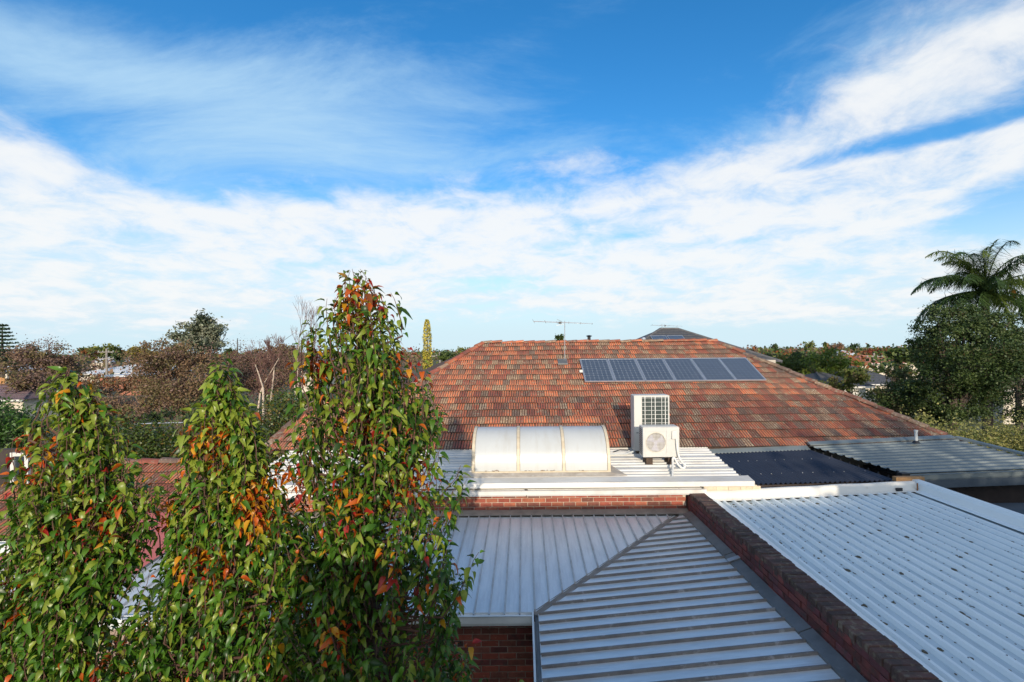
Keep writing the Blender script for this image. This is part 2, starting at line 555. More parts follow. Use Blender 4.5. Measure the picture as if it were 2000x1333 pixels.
house = thing('tiled_house', Cz(2, 13, -H), 'brick house with a weathered orange tile hip roof and white sheet roof in front', 'house')
rl, rr = onplane(942, 672), onplane(1393, 666)
RY = (rl.y + rr.y) / 2
rl, rr = Vector((rl.x, RY, EZ + TS * (RY - EY) + H)), Vector((rr.x, RY, EZ + TS * (RY - EY) + H))
er = onplane(1862, 858)
hipR = (er.x - rr.x) / (er.y - rr.y)          # dx per dy along the right hip
xer = rr.x + hipR * (EY - RY)
h2 = onplane(836, 735)
hipL = (h2.x - rl.x) / (h2.y - rl.y)
WY = 12.95
wingC = Vector((P(512, 893, 11.1).x, EY, EZ + H))
wingT = Vector((P(612, 798, WY).x, WY, EZ + TS * (WY - EY) + H))
hipW = (wingT.x - wingC.x) / (wingT.y - wingC.y)


def leftx(y):
    return rl.x + hipL * (y - RY) if y >= WY else wingC.x + hipW * (y - EY)


def rightx(y):
    return rr.x + hipR * (y - RY)


def zr(y):
    return EZ + TS * (y - EY) + H


BY = 2 * RY - EY
lm = Vector((leftx(WY + .001), WY, zr(WY)))
low = -0.045
deck_v = [Vector((wingC.x, EY, zr(EY) + low)), Vector((xer, EY, zr(EY) + low)), Vector((rr.x, RY, rr.z + low)), Vector((rl.x, RY, rl.z + low)),
          Vector((lm.x, WY, lm.z + low)), Vector((wingT.x, WY, wingT.z + low)),
          Vector((xer, BY, zr(EY) + low)), Vector((wingC.x - .5, BY, zr(EY) + low)), Vector((wingC.x - 1.2, EY + 3.2, zr(EY) + low)), Vector((-6.4, WY + 1.2, zr(EY) + .3))]
deck_f = [(0, 1, 2, 3, 4, 5), (1, 6, 2), (2, 6, 7, 3), (3, 7, 8, 4), (0, 5, 8), (5, 4, 8)]
troof = obj('tile_roof', deck_v, deck_f, M_under, house)

# walls below the eaves (mostly hidden)
w = MB()
w.box((wingC.x + .3, EY + .4, 0), (xer - .4, BY - .4, zr(EY) - .08))
w.build('wall', M_render, house)

TW, TL, TX = 0.205, 0.333, 0.385


def tile_template(x0=-TW / 2, w=TW):
    prof = []
    NP = 3
    for p in range(NP):
        for f, h in ((0.0, 0.0), (.16, .55), (.36, 1.0), (.64, 1.0), (.84, .55)):
            prof.append((x0 + w * (p + f) / NP, .021 * h - .006))
    prof.append((x0 + w, -.006))
    v, f = [], []
    for (x, h) in prof:
        v.append((x, 0, h + .036))
    for (x, h) in prof:
        v.append((x, TX, h + .006))
    for (x, h) in prof:
        v.append((x, .006, h + .013))
    n = len(prof)
    for i in range(n - 1):
        f.append((i, i + 1, n + i + 1, n + i))
    for i in range(n - 1):
        f.append((2 * n + i, 2 * n + i + 1, i + 1, i))
    return v, f


TV, TF = tile_template()
TVn = np.array(TV)
TILE_MESH = []
for m in TILE:
    me = bpy.data.meshes.new('roof_tile')
    me.from_pydata(TV, [], TF)
    me.materials.append(m)
    me.materials.append(TILE_SHADE)
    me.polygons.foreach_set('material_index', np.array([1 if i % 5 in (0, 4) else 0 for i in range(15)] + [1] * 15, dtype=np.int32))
    TILE_MESH.append(me)


def lay_tiles(part, x_lo, x_hi, ey, ez, ts, s_len, lx, rx, prob, nparts, ex=TL, vis=lambda x, y: True):
    """one object per tile for the first nparts tiles from the eave up, the rest one mesh"""
    t = math.atan(ts)
    c, s = math.cos(t), math.sin(t)
    Mr = np.array([[1, 0, 0], [0, c, -s], [0, s, c]])
    off = world_off(part)
    bulkV, bulkF, bulkM = [], [], []
    clipV, clipF, clipM = [], [], []
    n, nb = 0, 0
    ncourse = int(s_len / ex)
    for j in range(ncourse):
        s0 = j * ex
        shift = (j % 2) * TW / 2
        x = x_lo + shift
        dj = random.uniform(-.004, .004)
        while x < x_hi:
            y0, y1 = ey + s0 * c, ey + (s0 + ex) * c
            ym = (y0 + y1) / 2
            l, r = max(lx(y0), lx(y1)), min(rx(y0), rx(y1))
            lmn, rmx = min(lx(y0), lx(y1)), max(rx(y0), rx(y1))
            a, b = x - TW / 2, x + TW / 2
            if b > lmn and a < rmx:
                k = prob(x, ym)
                O = np.array([x, y0, ez + ts * (y0 - ey) + H]) + np.array([0, 0, random.uniform(-.006, .006) + dj + .012 * math.sin(x * .9 + j * .4) - .006])
                inside = a >= l and b <= r
                rz = random.uniform(-.022, .022)
                if inside and n < nparts and vis(x, ym):
                    o = bpy.data.objects.new('roof_tile', TILE_MESH[k])
                    o.location = Vector(O) - off
                    o.rotation_euler = (t + random.uniform(-.008, .008), random.uniform(-.012, .012), rz)
                    link(o, part)
                    n += 1
                else:
                    V = TVn.copy()
                    V[:, 0] += V[:, 1] * rz
                    W = V @ Mr.T + O
                    if inside:
                        nb0 = sum(len(q) for q in bulkV)
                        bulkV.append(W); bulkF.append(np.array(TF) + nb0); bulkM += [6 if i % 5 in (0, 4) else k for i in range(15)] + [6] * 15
                    else:
                        # cut along the hip line
                        bm = bmesh.new()
                        vs = [bm.verts.new(q) for q in W]
                        for f in TF:
                            bm.faces.new([vs[i] for i in f])
                        for fn, sg in ((lx, -1), (rx, 1)):
                            pa = Vector((fn(y0 + 1e-4), y0, 0)); pb = Vector((fn(y1 - 1e-4), y1, 0))
                            d = (pb - pa).normalized()
                            nrm = Vector((d.y, -d.x, 0)) * sg
                            bmesh.ops.bisect_plane(bm, geom=bm.verts[:] + bm.edges[:] + bm.faces[:], plane_co=pa, plane_no=nrm, clear_outer=True)
                        bm.verts.index_update()
                        base = len(clipV)
                        clipV += [q.co.copy() for q in bm.verts]
                        for f in bm.faces:
                            clipF.append(tuple(base + q.index for q in f.verts)); clipM.append(k)
                        bm.free()
            x += TW
    if bulkV:
        o = big_mesh('roof_tiles', np.concatenate(bulkV), np.concatenate(bulkF), TILE + [TILE_SHADE], bulkM, part, smooth=False)
        o['kind'] = 'stuff'
    if clipV:
        o = obj('cut_roof_tiles', clipV, clipF, TILE, part, mi=clipM)
        o['kind'] = 'stuff'


def vnoise(x, y, sd_=0):
    a = math.sin(x * 1.7 + y * 2.3 + sd_) + math.sin(x * .61 - y * 1.13 + sd_ * 2.1) + math.sin(x * 3.1 + y * .77 + sd_ * .7)
    return a / 3


def tile_prob(x, y):
    d = vnoise(x, y) * .22 + (x - 1.6) / 9.0
    w = [max(.22, .95 - .9 * d), .95, .50 + .6 * max(0, d), .45 + .9 * max(0, d), .46 + .4 * max(0, d), .12 + .65 * max(0, d)]
    return random.choices(range(6), w)[0]


slope_len = (RY - EY) / ct
lay_tiles(troof, -7.0, xer + .3, EY, EZ, TS, slope_len, leftx, rightx, tile_prob, 299, ex=slope_len / 18.0,
          vis=lambda x, y: x > -1.9 and not (-1.25 < x < 2.0 and y < 12.4) and not (2.6 < x < 3.6 and y < 13.0) and not (x > 6.4 and y < 11.3))


# ridge and hip caps, each one an object
def cap_mesh(m):
    v, f = [], []
    n = 7
    for (yy, r, zz) in ((0, .118, .016), (.40, .100, 0)):
        for k in range(n):
            a = math.pi * k / (n - 1)
            v.append((r * math.cos(a), yy, r * .72 * math.sin(a) + zz - .045))
    for k in range(n - 1):
        f.append((k, k + 1, n + k + 1, n + k))
    f.append(tuple(range(n - 1, -1, -1)))
    me = bpy.data.meshes.new('ridge_cap')
    me.from_pydata(v, [], f)
    me.materials.append(m)
    return me


CAPS = [cap_mesh(TILE[i]) for i in (1, 2, 3, 4, 5, 0)]


def lay_caps(part, a, b, wts=(3, 2, 3, 3, 1, 2), lift=.05):
    a, b = Vector(a), Vector(b)
    d = b - a
    L_ = d.length
    n = max(1, int(L_ / .375))
    q = d.to_track_quat('Y', 'Z')
    off = world_off(part)
    for i in range(n):
        p = a + d * (i / n) + Vector((random.uniform(-.012, .012), random.uniform(-.01, .01), lift + random.uniform(-.012, .012)))
        o = bpy.data.objects.new('ridge_cap', random.choices(CAPS, wts)[0])
        o.location = p - off
        e = q.to_euler()
        e.z += random.uniform(-.04, .04); e.x += random.uniform(-.03, .03)
        o.rotation_euler = e
        link(o, part)


lay_caps(troof, rr + Vector((.1, 0, 0)), rl - Vector((.05, 0, 0)), (4, 1, 2, 4, 0, 4))
lay_caps(troof, Vector((xer, EY, zr(EY))), rr, (1, 1, 3, 4, 4, 0))
lay_caps(troof, lm, rl)
lay_caps(troof, wingC, wingT, (1, 1, 3, 4, 2, 1))
lay_caps(troof, wingT, lm)

# --- white sheet roof in front of the tiles
RX0, RX1 = -5.75, 4.45
FY, FZ = 9.25, -2.66                 # front edge
wroof = MB()
N1 = Vector((0, -.125, 1)).normalized()
S1 = Vector((0, 1, .125)).normalized()
flat = MB()
flat.hexa([Cz(RX0, FY - .02, FZ - .14), Cz(RX1 - .04, FY - .02, FZ - .14), Cz(RX1 - .04, EY + .2, FZ + .125 * (EY + .2 - FY) - .10), Cz(RX0, EY + .2, FZ + .125 * (EY + .2 - FY) - .10),
           Cz(RX0, FY - .02, FZ - .04), Cz(RX1 - .04, FY - .02, FZ - .04), Cz(RX1 - .04, EY + .2, FZ + .125 * (EY + .2 - FY) - .02), Cz(RX0, EY + .2, FZ + .125 * (EY + .2 - FY) - .02)])
mroof = flat.build('metal_roof', M_whiteroof, house)
for i in range(3):
    a0, a1 = i * .684, (i + 1) * .684
    vs, fs = sheet(trap(a0, a1 + .001, .152, .026, .045, .085), Cz(0, FY, FZ) + N1 * (.001 * i), S1, Vector((1, 0, 0)), N1, lambda s: RX0, lambda s: RX1 - .015 * math.sin(s * 9), 1)
    obj('roof_sheet', vs, fs, M_whiteroof, mroof)
# front edge flashing, gutter and its rusty bracket
b = MB()
b.hexa([Cz(RX0, FY - .20, FZ - .075), Cz(RX1 + .12, FY - .20, FZ - .075), Cz(RX1 + .12, FY + .10, FZ - .055), Cz(RX0, FY + .10, FZ - .055),
        Cz(RX0, FY - .17, FZ + .012), Cz(RX1 + .12, FY - .17, FZ + .012), Cz(RX1 + .12, FY + .10, FZ + .052), Cz(RX0, FY + .10, FZ + .052)])
b.build('edge_flashing', M_whiteroof, house)
b = MB()
b.hexa([Cz(RX1 + .13, FY - .14, FZ - .085), Cz(RX1 + .15, FY - .14, FZ - .085), Cz(RX1 + .15, FY + .14, FZ - .075), Cz(RX1 + .13, FY + .14, FZ - .075),
        Cz(RX1 + .13, FY - .14, FZ + .0), Cz(RX1 + .15, FY - .14, FZ + .0), Cz(RX1 + .15, FY + .14, FZ + .045), Cz(RX1 + .13, FY + .14, FZ + .045)])
b.build('end_cap', M_white, house)


def gutter(parent, a, b, out, w=.11, h=.12, m=M_white, name='gutter', t=.004):
    """open quad gutter from a to b (top outer lip line is a-b + out*w), out = horizontal unit vector away from the wall"""
    a, b, out = Vector(a), Vector(b), Vector(out)
    up = Vector((0, 0, 1))
    prof = [(.004, -.01), (.004, -h), (w * .9, -h), (w, -h * .72), (w, -.012), (w + .012, 0), (w - .012, .004), (w - .012, -.016), (w - .004, -h * .7), (w * .87, -h + .006), (.010, -h + .006), (.010, -.01)]
    vs = []
    for p in (a, b):
        for (o_, u_) in prof:
            vs.append(p + out * o_ + up * u_)
    n = len(prof)
    fs = [(i, i + 1, n + i + 1, n + i) for i in range(n - 1)]
    fs.append((n - 1, 0, n, 2 * n - 1))
    fs += [tuple(range(n)), tuple(range(2 * n - 1, n - 1, -1))]
    return obj(name, vs, fs, m, parent)


gutter(house, Cz(RX0, FY - .08, FZ - .12), Cz(3.60, FY - .08, FZ - .12), (0, -1, 0), .15, .115, M_white)
b = MB()
pb = P(1028, 962, 9.03)
b.tube([pb + Vector((0, 0, .05)), pb + Vector((0, -.005, -.10))], .006, 5)
b.box(pb + Vector((-.03, -.01, .035)), pb + Vector((.03, .01, .055)))
b.build('bracket', M_rubber, house)

BR_MESH = {}


def brick_mesh(kind, m, l=.230, d=.05, h=.073):
    key = (kind, m.name, l, d, h)
    if key in BR_MESH:
        return BR_MESH[key]
    c = .005
    v = [(-l / 2, 0, -h / 2), (l / 2, 0, -h / 2), (l / 2, 0, h / 2), (-l / 2, 0, h / 2),
         (-l / 2 + c, -d, -h / 2 + c), (l / 2 - c, -d, -h / 2 + c), (l / 2 - c, -d, h / 2 - c), (-l / 2 + c, -d, h / 2 - c),
         (-l / 2, -d + c, -h / 2), (l / 2, -d + c, -h / 2), (l / 2, -d + c, h / 2), (-l / 2, -d + c, h / 2)]
    f = [(4, 5, 6, 7), (8, 9, 5, 4), (9, 10, 6, 5), (10, 11, 7, 6), (11, 8, 4, 7), (0, 1, 9, 8), (1, 2, 10, 9), (2, 3, 11, 10), (3, 0, 8, 11)]
    me = bpy.data.meshes.new('brick')
    me.from_pydata(v, [], f)
    me.materials.append(m)
    BR_MESH[key] = me
    return me


def brickwork(part, O, along, out, length, ztop, courses, mats, wts=None, start=0.0, proud=.012, cells=None):
    """individual stretcher bricks over a mortar body; O at the wall face"""
    off = world_off(part)
    O, along, out = Vector(O), Vector(along), Vector(out)
    ang = math.atan2(along.y, along.x)
    for j in range(courses):
        z = ztop - .043 - j * .086
        s = start - (j % 2) * .12
        while s < length:
            a, b_ = max(s, 0), min(s + .227, length)
            if b_ - a > .06:
                full = (b_ - a) > .22
                l = .227 if full else round(b_ - a, 3)
                me = brick_mesh('s', random.choices(mats, wts)[0], l)
                o = bpy.data.objects.new('brick', me)
                p = O + along * ((a + b_) / 2) + out * (proud - .05 + .05 + random.uniform(-.004, .003))
                p.z = z
                o.location = p - out * 0.0 - off
                o.rotation_euler = (random.uniform(-.01, .01), random.uniform(-.008, .008), ang)
                link(o, part)
            s += .24


W1Y = 9.16
wallm = MB()
wallm.box((RX0, W1Y, 0), (3.24, W1Y + .2, H + FZ - .2))
bwall = wallm.build('brick_wall', M_mortar, house)
# brick face stands .012 proud of the mortar: bricks start in front of the wall plane
brickwork(bwall, (RX0, W1Y + .031, 0), (1, 0, 0), (0, -1, 0), 3.24 - RX0, H - 2.885, 4, M_brick, (4, 3, 2), .05, 0.0)
# five cream painted bricks under the white flashing end
pw = MB()
pw.box(Cz(3.56, W1Y - .10, -3.0), Cz(4.62, W1Y + .1, -2.72))
pwall = pw.build('painted_wall', M_cream, house)
M_pbrick = mat('cream_painted_brick', (.66, .56, .40), (.56, .46, .32), .7, scale=9, c3=(.36, .28, .2), scale3=18, lo3=.64, hi3=.76, rnd=.1)
brickwork(pwall, (3.57, W1Y - .062, 0), (1, 0, 0), (0, -1, 0), 1.12, H - 2.735, 1, [M_pbrick], None, .0, 0.0)

# ------------------------------------------------------------------ skylight on the white roof
def roofz(y):
    return FZ + .125 * (y - FY)


sk = thing('skylight', Cz(.35, 9.6, roofz(9.6)), 'white barrel vault skylight with cream ribs on the white sheet roof', 'skylight')
SX = [-1.09, -.135, .825, 1.78]
SYc, SA, SHh, SZ0 = 10.34, .74, .84, roofz(9.6) + .04


def vault(k, grow=0.0, n=18):
    a = math.pi * (1 - k / n)
    return SYc + (SA + grow) * math.cos(a), SZ0 + (SHh + grow) * (math.sin(a) ** .85 if 0 < k < n else 0.0)


for i in range(3):
    vs, fs = [], []
    for k in range(19):
        y_, z_ = vault(k)
        vs += [Cz(SX[i] + .02, y_, z_), Cz(SX[i + 1] - .02, y_, z_)]
        if k:
            fs.append((2 * k - 2, 2 * k, 2 * k + 1, 2 * k - 1))
    obj('opal_panel', vs, fs, M_sky, sk, smooth=True)
for i in range(4):
    vs, fs = [], []
    hw = .030
    gs_, gf_ = [], []
    for k in range(19):
        y_, z_ = vault(k, .004)
        gs_ += [Cz(SX[i] - .036, y_, z_), Cz(SX[i] + .036, y_, z_)]
        if k:
            gf_.append((2 * k - 2, 2 * k, 2 * k + 1, 2 * k - 1))
    obj('gasket', gs_, gf_, M_rubber, sk)
    for k in range(19):
        y_, z_ = vault(k, .018)
        y2, z2 = vault(k, -.012)
        c_ = SX[i]
        vs += [Cz(c_ - hw, y_, z_), Cz(c_ + hw, y_, z_), Cz(c_ + hw, y2, z2), Cz(c_ - hw, y2, z2)]
        if k:
            o_ = 4 * (k - 1)
            for q in range(4):
                fs.append((o_ + q, o_ + (q + 1) % 4, o_ + 4 + (q + 1) % 4, o_ + 4 + q))
    obj('rib', vs, fs, M_cream, sk)
b = MB()
b.box(Cz(SX[0] - .03, 9.565, roofz(9.6) - .02), Cz(SX[3] + .03, 9.625, roofz(9.6) + .075))
b.box(Cz(SX[0] - .03, 11.05, roofz(11.05) - .1), Cz(SX[3] + .03, 11.11, roofz(11.05) + .075))
b.box(Cz(SX[0] - .028, 9.627, roofz(9.6) - .02), Cz(SX[0] + .02, 11.048, roofz(11.05) + .02))
b.box(Cz(SX[3] - .02, 9.627, roofz(9.6) - .02), Cz(SX[3] + .028, 11.048, roofz(11.05) + .02))
b.build('base_frame', M_cream, sk)
for xx in (SX[0] + .005, SX[3] - .005):
    vs = [Cz(xx, *vault(k, -.014)) for k in range(19)]
    obj('end_panel', vs, [tuple(range(19))], M_sky, sk)
b = MB()
for k in range(22):
    xx = random.choice((random.uniform(SX[0] + .25, SX[0] + .6), random.uniform(SX[1] + .1, SX[2] - .1), random.uniform(SX[2] + .2, SX[3] - .3)))
    ln = random.uniform(.006, .03)
    zz = roofz(9.6) + random.uniform(.078, .105)
    b.box(Cz(xx - ln, 9.556 - random.uniform(0, .004), zz - .004), Cz(xx + ln, 9.562, zz + random.uniform(.002, .008)))
o = b.build('rust_flakes', mat('rust_flake', (.22, .12, .06), (.12, .08, .05), .9, scale=30), sk); o['kind'] = 'stuff'
b = MB()
b.hexa([Cz(SX[3] + .03, 9.50, roofz(9.5) + .028), Cz(SX[3] + .34, 9.42, roofz(9.42) + .028), Cz(SX[3] + .06, 10.1, roofz(10.1) + .028), Cz(SX[3] + .03, 10.1, roofz(10.1) + .028),
        Cz(SX[3] + .03, 9.50, roofz(9.5) + .05), Cz(SX[3] + .34, 9.42, roofz(9.42) + .036), Cz(SX[3] + .06, 10.1, roofz(10.1) + .036), Cz(SX[3] + .03, 10.1, roofz(10.1) + .05)])
b.hexa([Cz(SX[0] - .25, 9.40, roofz(9.4) + .027), Cz(SX[3] + .30, 9.40, roofz(9.4) + .027), Cz(SX[3] + .03, 9.562, roofz(9.56) + .027), Cz(SX[0] - .03, 9.562, roofz(9.56) + .027),
        Cz(SX[0] - .25, 9.40, roofz(9.4) + .031), Cz(SX[3] + .30, 9.40, roofz(9.4) + .031), Cz(SX[3] + .03, 9.562, roofz(9.56) + .055), Cz(SX[0] - .03, 9.562, roofz(9.56) + .055)])
b.build('apron_flashing', mat('soiled_flashing', (.52, .47, .40), (.38, .33, .27), .7, scale=5, c3=(.6, .57, .52), scale3=11, lo3=.55, hi3=.75), sk)

# ------------------------------------------------------------------ air conditioners
def rounded_case(mb, a, b_, r=.02):
    """box with chamfered vertical edges"""
    (x0, y0, z0), (x1, y1, z1) = a, b_
    pts = [(x0 + r, y0), (x1 - r, y0), (x1, y0 + r), (x1, y1 - r), (x1 - r, y1), (x0 + r, y1), (x0, y1 - r), (x0, y0 + r)]
    vs = [(x, y, z0) for x, y in pts] + [(x, y, z1 - r * .5) for x, y in pts]
    ins = [(min(max(x, x0 + r), x1 - r), min(max(y, y0 + r), y1 - r), z1) for x, y in pts]
    vs += ins
    fs = []
    for k in range(8):
        k2 = (k + 1) % 8
        fs.append((k, k2, 8 + k2, 8 + k))
        fs.append((8 + k, 8 + k2, 16 + k2, 16 + k))
    fs.append(tuple(range(16, 24)))
    fs.append(tuple(range(7, -1, -1)))
    mb.add(vs, fs)


ay = 10.72
ax0, ax1 = P(1238.5, 830, ay).x, P(1308, 830, ay).x
az1, az0 = P(1270, 772.5, ay).z, P(1270, 881, ay).z
ac = thing('air_conditioner', (ax0, ay, H + roofz(ay)), 'tall white air conditioner with a dark square grille behind the small one', 'air conditioner')
gx0, gx1 = P(1254, 800, ay).x, P(1305, 800, ay).x
gz1, gz0 = P(1270, 776, ay).z, az0 + .22
b = MB()
rounded_case(b, (ax0, ay + .03, az0), (ax1, ay + .34, az1))
b.box((ax0 + .004, ay, az0), (gx0, ay + .029, az1 - .008))
b.box((gx1, ay, az0), (ax1 - .004, ay + .029, az1 - .008))
b.box((gx0 + .001, ay, gz1), (gx1 - .001, ay + .029, az1 - .008))
b.box((gx0 + .001, ay, az0), (gx1 - .001, ay + .029, gz0))
b.build('casing', M_acwhite, ac)
b = MB()
b.box((gx0 + .002, ay + .024, gz0 + .002), (gx1 - .002, ay + .028, gz1 - .002))
b.build('coil', M_acdark, ac)
b = MB()
for i in range(22):
    xx = gx0 + .012 + (gx1 - gx0 - .024) * i / 21
    b.box((xx - .003, ay + .016, gz0 + .004), (xx + .003, ay + .0235, gz1 - .004))
o = b.build('coil_fins', mat('coil_fin', (.10, .14, .135), (.05, .075, .075), .5, metal=.3, scale=4), ac)
o['kind'] = 'stuff'
for i, f in enumerate((.11, .36, .50, .75, .885)):
    xx = gx0 + (gx1 - gx0) * f
    ww = .007 if i in (0, 2, 4) else .0045
    b = MB(); b.box((xx - ww, ay - .012, gz0 - .02), (xx + ww, ay - .002, gz1 + .01))
    b.build('grille_bar', M_wire, ac)
nz = 11
for i in range(nz):
    zz = gz1 - .02 - (gz1 - gz0 - .0) * i / (nz - .3)
    b = MB(); b.tube([(gx0 - .01, ay - .015, zz), (gx1 + .006, ay - .015, zz)], .0042, 5)
    b.build('grille_wire', M_wire, ac)
b = MB(); b.box((ax0 + .05, ay - .012, az0 + .42), (ax0 + .10, ay, az0 + .435)); b.build('handle', M_greyd, ac)
for (q0, q1) in ((ax0 + .06, ax0 + .16), (ax1 - .16, ax1 - .06)):
    b = MB(); b.box((q0, ay - .01, H + roofz(ay) + .01), (q1, ay + .36, az0)); b.build('foot', M_rubber, ac)

by = 10.0
sx0, sx1 = P(1255.5, 860, by).x, P(1327, 860, by).x
sz1, sz0 = P(1290, 834, by).z, P(1290, 893, by).z
sa = thing('air_conditioner', (sx0, by, H + roofz(by)), 'small white air conditioner with a round fan grille standing in front of the tall one', 'air conditioner')
fcx, fcz, fr = P(1281, 864, by).x, P(1281, 864.5, by).z, .212
fx0, fx1, fz0, fz1 = fcx - .235, fcx + .235, fcz - .235, fcz + .24
b = MB()
rounded_case(b, (sx0, by + .02, sz0), (sx1, by + .33, sz1), .025)
# front plate with a round opening
n = 32
ring = [(fcx + fr * math.cos(2 * math.pi * k / n), fcz + fr * math.sin(2 * math.pi * k / n)) for k in range(n)]


def sqpt(k):
    a = 2 * math.pi * k / n
    c_, s_ = math.cos(a), math.sin(a)
    q = max(abs(c_), abs(s_))
    return (fcx + (fx1 - fcx) * c_ / q, fcz + (fz1 - fcz) * s_ / q)


vs = [(x, by + .004, z) for x, z in ring] + [(sqpt(k)[0], by + .004, sqpt(k)[1]) for k in range(n)] + [(x, by + .018, z) for x, z in ring]
fs = []
for k in range(n):
    k2 = (k + 1) % n
    fs += [(k, n + k, n + k2, k2), (k, k2, 2 * n + k2, 2 * n + k)]
b.add(vs, fs)
b.box((sx0 + .004, by - .004, sz0), (fx0 - .001, by + .019, sz1 - .012))
b.box((fx1 + .001, by - .004, sz0), (sx1 - .004, by + .019, sz1 - .012))
b.box((fx0, by - .004, fz1 + .001), (fx1, by + .019, sz1 - .012))
b.box((fx0, by - .004, sz0), (fx1, by + .019, fz0 - .001))
b.build('casing', M_acwhite, sa)
disc = MB()
vs = [(x, by + .0185, z) for x, z in ring]
disc.add(vs, [tuple(range(n))])
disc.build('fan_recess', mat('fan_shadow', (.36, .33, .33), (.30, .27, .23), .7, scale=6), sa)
for k in range(3):
    a0 = 2 * math.pi * k / 3 + .5
    vs = []
    for (rr_, aa, yy) in ((.045, -.5, .014), (.195, -.55, .016), (.20, .35, .0085), (.045, .5, .010)):
        vs.append((fcx + rr_ * math.cos(a0 + aa), by + yy, fcz + rr_ * math.sin(a0 + aa)))
    obj('fan_blade', vs, [(0, 1, 2, 3)], M_fan, sa)
b = MB(); b.tube([(fcx, by + .016, fcz), (fcx, by + .006, fcz)], .045, 14); b.build('fan_hub', M_fan, sa)
b = MB()
b.cur = 0
for k in range(1, 14):
    dx = -fr + 2 * fr * k / 14
    hh = math.sqrt(max(0, fr * fr - dx * dx)) + .01
    b.tube([(fcx + dx, by + .001, fcz - hh), (fcx + dx, by + .001, fcz + hh)], .0026, 4)
    b.tube([(fcx - hh, by - .003, fcz + dx), (fcx + hh, by - .003, fcz + dx)], .0026, 4)
o = b.build('fan_guard', M_wire, sa); o['kind'] = 'stuff'
b = MB()
pts = [(fcx + (fr + .006) * math.cos(2 * math.pi * k / 28), by - .004, fcz + (fr + .006) * math.sin(2 * math.pi * k / 28)) for k in range(29)]
b.tube(pts, .006, 5, caps=False)
b.build('guard_ring', mat('aged_ring', (.72, .66, .52), None, .5), sa)
for k in range(14):
    zz = sz0 + .05 + (sz1 - sz0 - .13) * k / 13
    b = MB()
    b.hexa([(sx0 - .004, by + .06, zz - .012), (sx0 + .001, by + .06, zz - .012), (sx0 + .001, by + .29, zz + .004), (sx0 - .004, by + .29, zz + .004),
            (sx0 - .004, by + .06, zz + .006), (sx0 + .001, by + .06, zz + .006), (sx0 + .001, by + .29, zz + .022), (sx0 - .004, by + .29, zz + .022)])
    b.build('side_louvre', M_black, sa)
# pipe cover box with the valve
vx0, vx1 = P(1311, 850, by).x, P(1321, 850, by).x
b = MB()
b.hexa([(vx0, by - .06, sz1 - .26), (vx1, by - .06, sz1 - .26), (vx1, by - .0045, sz1 - .26), (vx0, by - .0045, sz1 - .26),
        (vx0 + .01, by - .045, sz1 - .09), (vx1, by - .045, sz1 - .07), (vx1, by - .0045, sz1 - .07), (vx0 + .01, by - .0045, sz1 - .09)])
b.build('valve_cover', M_acwhite, sa)
b = MB()
pz = [Vector((vx1 - .01, by - .03, sz1 - .24)), Vector((vx1 + .0, by - .05, sz1 - .45)), Vector((vx1 + .03, by - .055, sz0 + .03)), P(1332, 903, by - .12), P(1338, 909, by - .17), P(1335, 915, by - .20), P(1327, 911, by - .17), P(1321, 902, by - .12), P(1316.5, 894, by - .07), P(1314, 897, by - .1), P(1314, 908, by - .22), P(1313.5, 922, by - .48), P(1313, 934, by - .66)]
sp = []
for i in range(len(pz) - 1):      # Catmull-Rom
    p0, p1, p2, p3 = pz[max(i - 1, 0)], pz[i], pz[i + 1], pz[min(i + 2, len(pz) - 1)]
    for t in (0, .25, .5, .75):
        sp.append(.5 * ((2 * p1) + (p2 - p0) * t + (2 * p0 - 5 * p1 + 4 * p2 - p3) * t * t + (3 * p1 - p0 - 3 * p2 + p3) * t ** 3))
sp.append(pz[-1])
b.tube(sp, .024, 8)
b.build('lagged_pipe', mat('pipe_lagging', (.74, .74, .71), (.64, .63, .58), .7, scale=20, bump=.3), sa, smooth=True)
b = MB(); b.tube([sp[-1] + Vector((0, 0, .03)), Vector((sp[-1].x, sp[-1].y, H + roofz(sp[-1].y)))], [.024, .05], 10); b.build('pipe_boot', M_greyd, sa)
for (q0, q1) in ((sx0 + .08, sx0 + .22), (sx1 - .24, sx1 - .12)):
    b = MB(); b.box((q0, by + .02, H + roofz(by) + .005), (q1, by + .31, sz0 - .03)); b.build('foot', M_rubber, sa)
b = MB(); b.box((sx0 + .03, by + .04, sz0 - .03), (sx1 - .03, by + .09, sz0)); b.box((sx0 + .03, by + .24, sz0 - .03), (sx1 - .03, by + .29, sz0)); b.build('rail', M_black, sa)
# condensate hose lying beside the tall unit
hz_ = thing('hose', Cz(2.1, 10.55, roofz(10.55)), 'grey hose and cable lying on the white roof left of the tall air conditioner', 'hose')
b = MB(); b.tube([Cz(1.95, 10.62, roofz(10.62) + .045), Cz(2.15, 10.66, roofz(10.66) + .042), Cz(2.35, 10.62, roofz(10.62) + .05), Cz(2.55, 10.70, roofz(10.7) + .08), Cz(2.66, 10.8, roofz(10.8) + .1)], .02, 7)
b.build('pipe', M_pvc, hz_)
b = MB(); b.tube([Cz(2.1, 10.80, roofz(10.8) + .04), Cz(2.28, 10.86, roofz(10.86) + .07), Cz(2.5, 10.78, roofz(10.78) + .09)], .012, 6)
b.build('cable', M_black, hz_)

# ------------------------------------------------------------------ solar panels on the tiles
p_bl, p_br = onplane(1142, 752), onplane(1495, 748)
p_tl = onplane(1134, 708)
PX0, PX1 = p_bl.x, p_br.x
PY0 = p_bl.y - .05
PL = (p_tl.y - p_bl.y) / ct
PWID = (PX1 - PX0) / 6
WHICH = ['leftmost', 'second from the left', 'third from the left', 'third from the right', 'second from the right', 'rightmost']


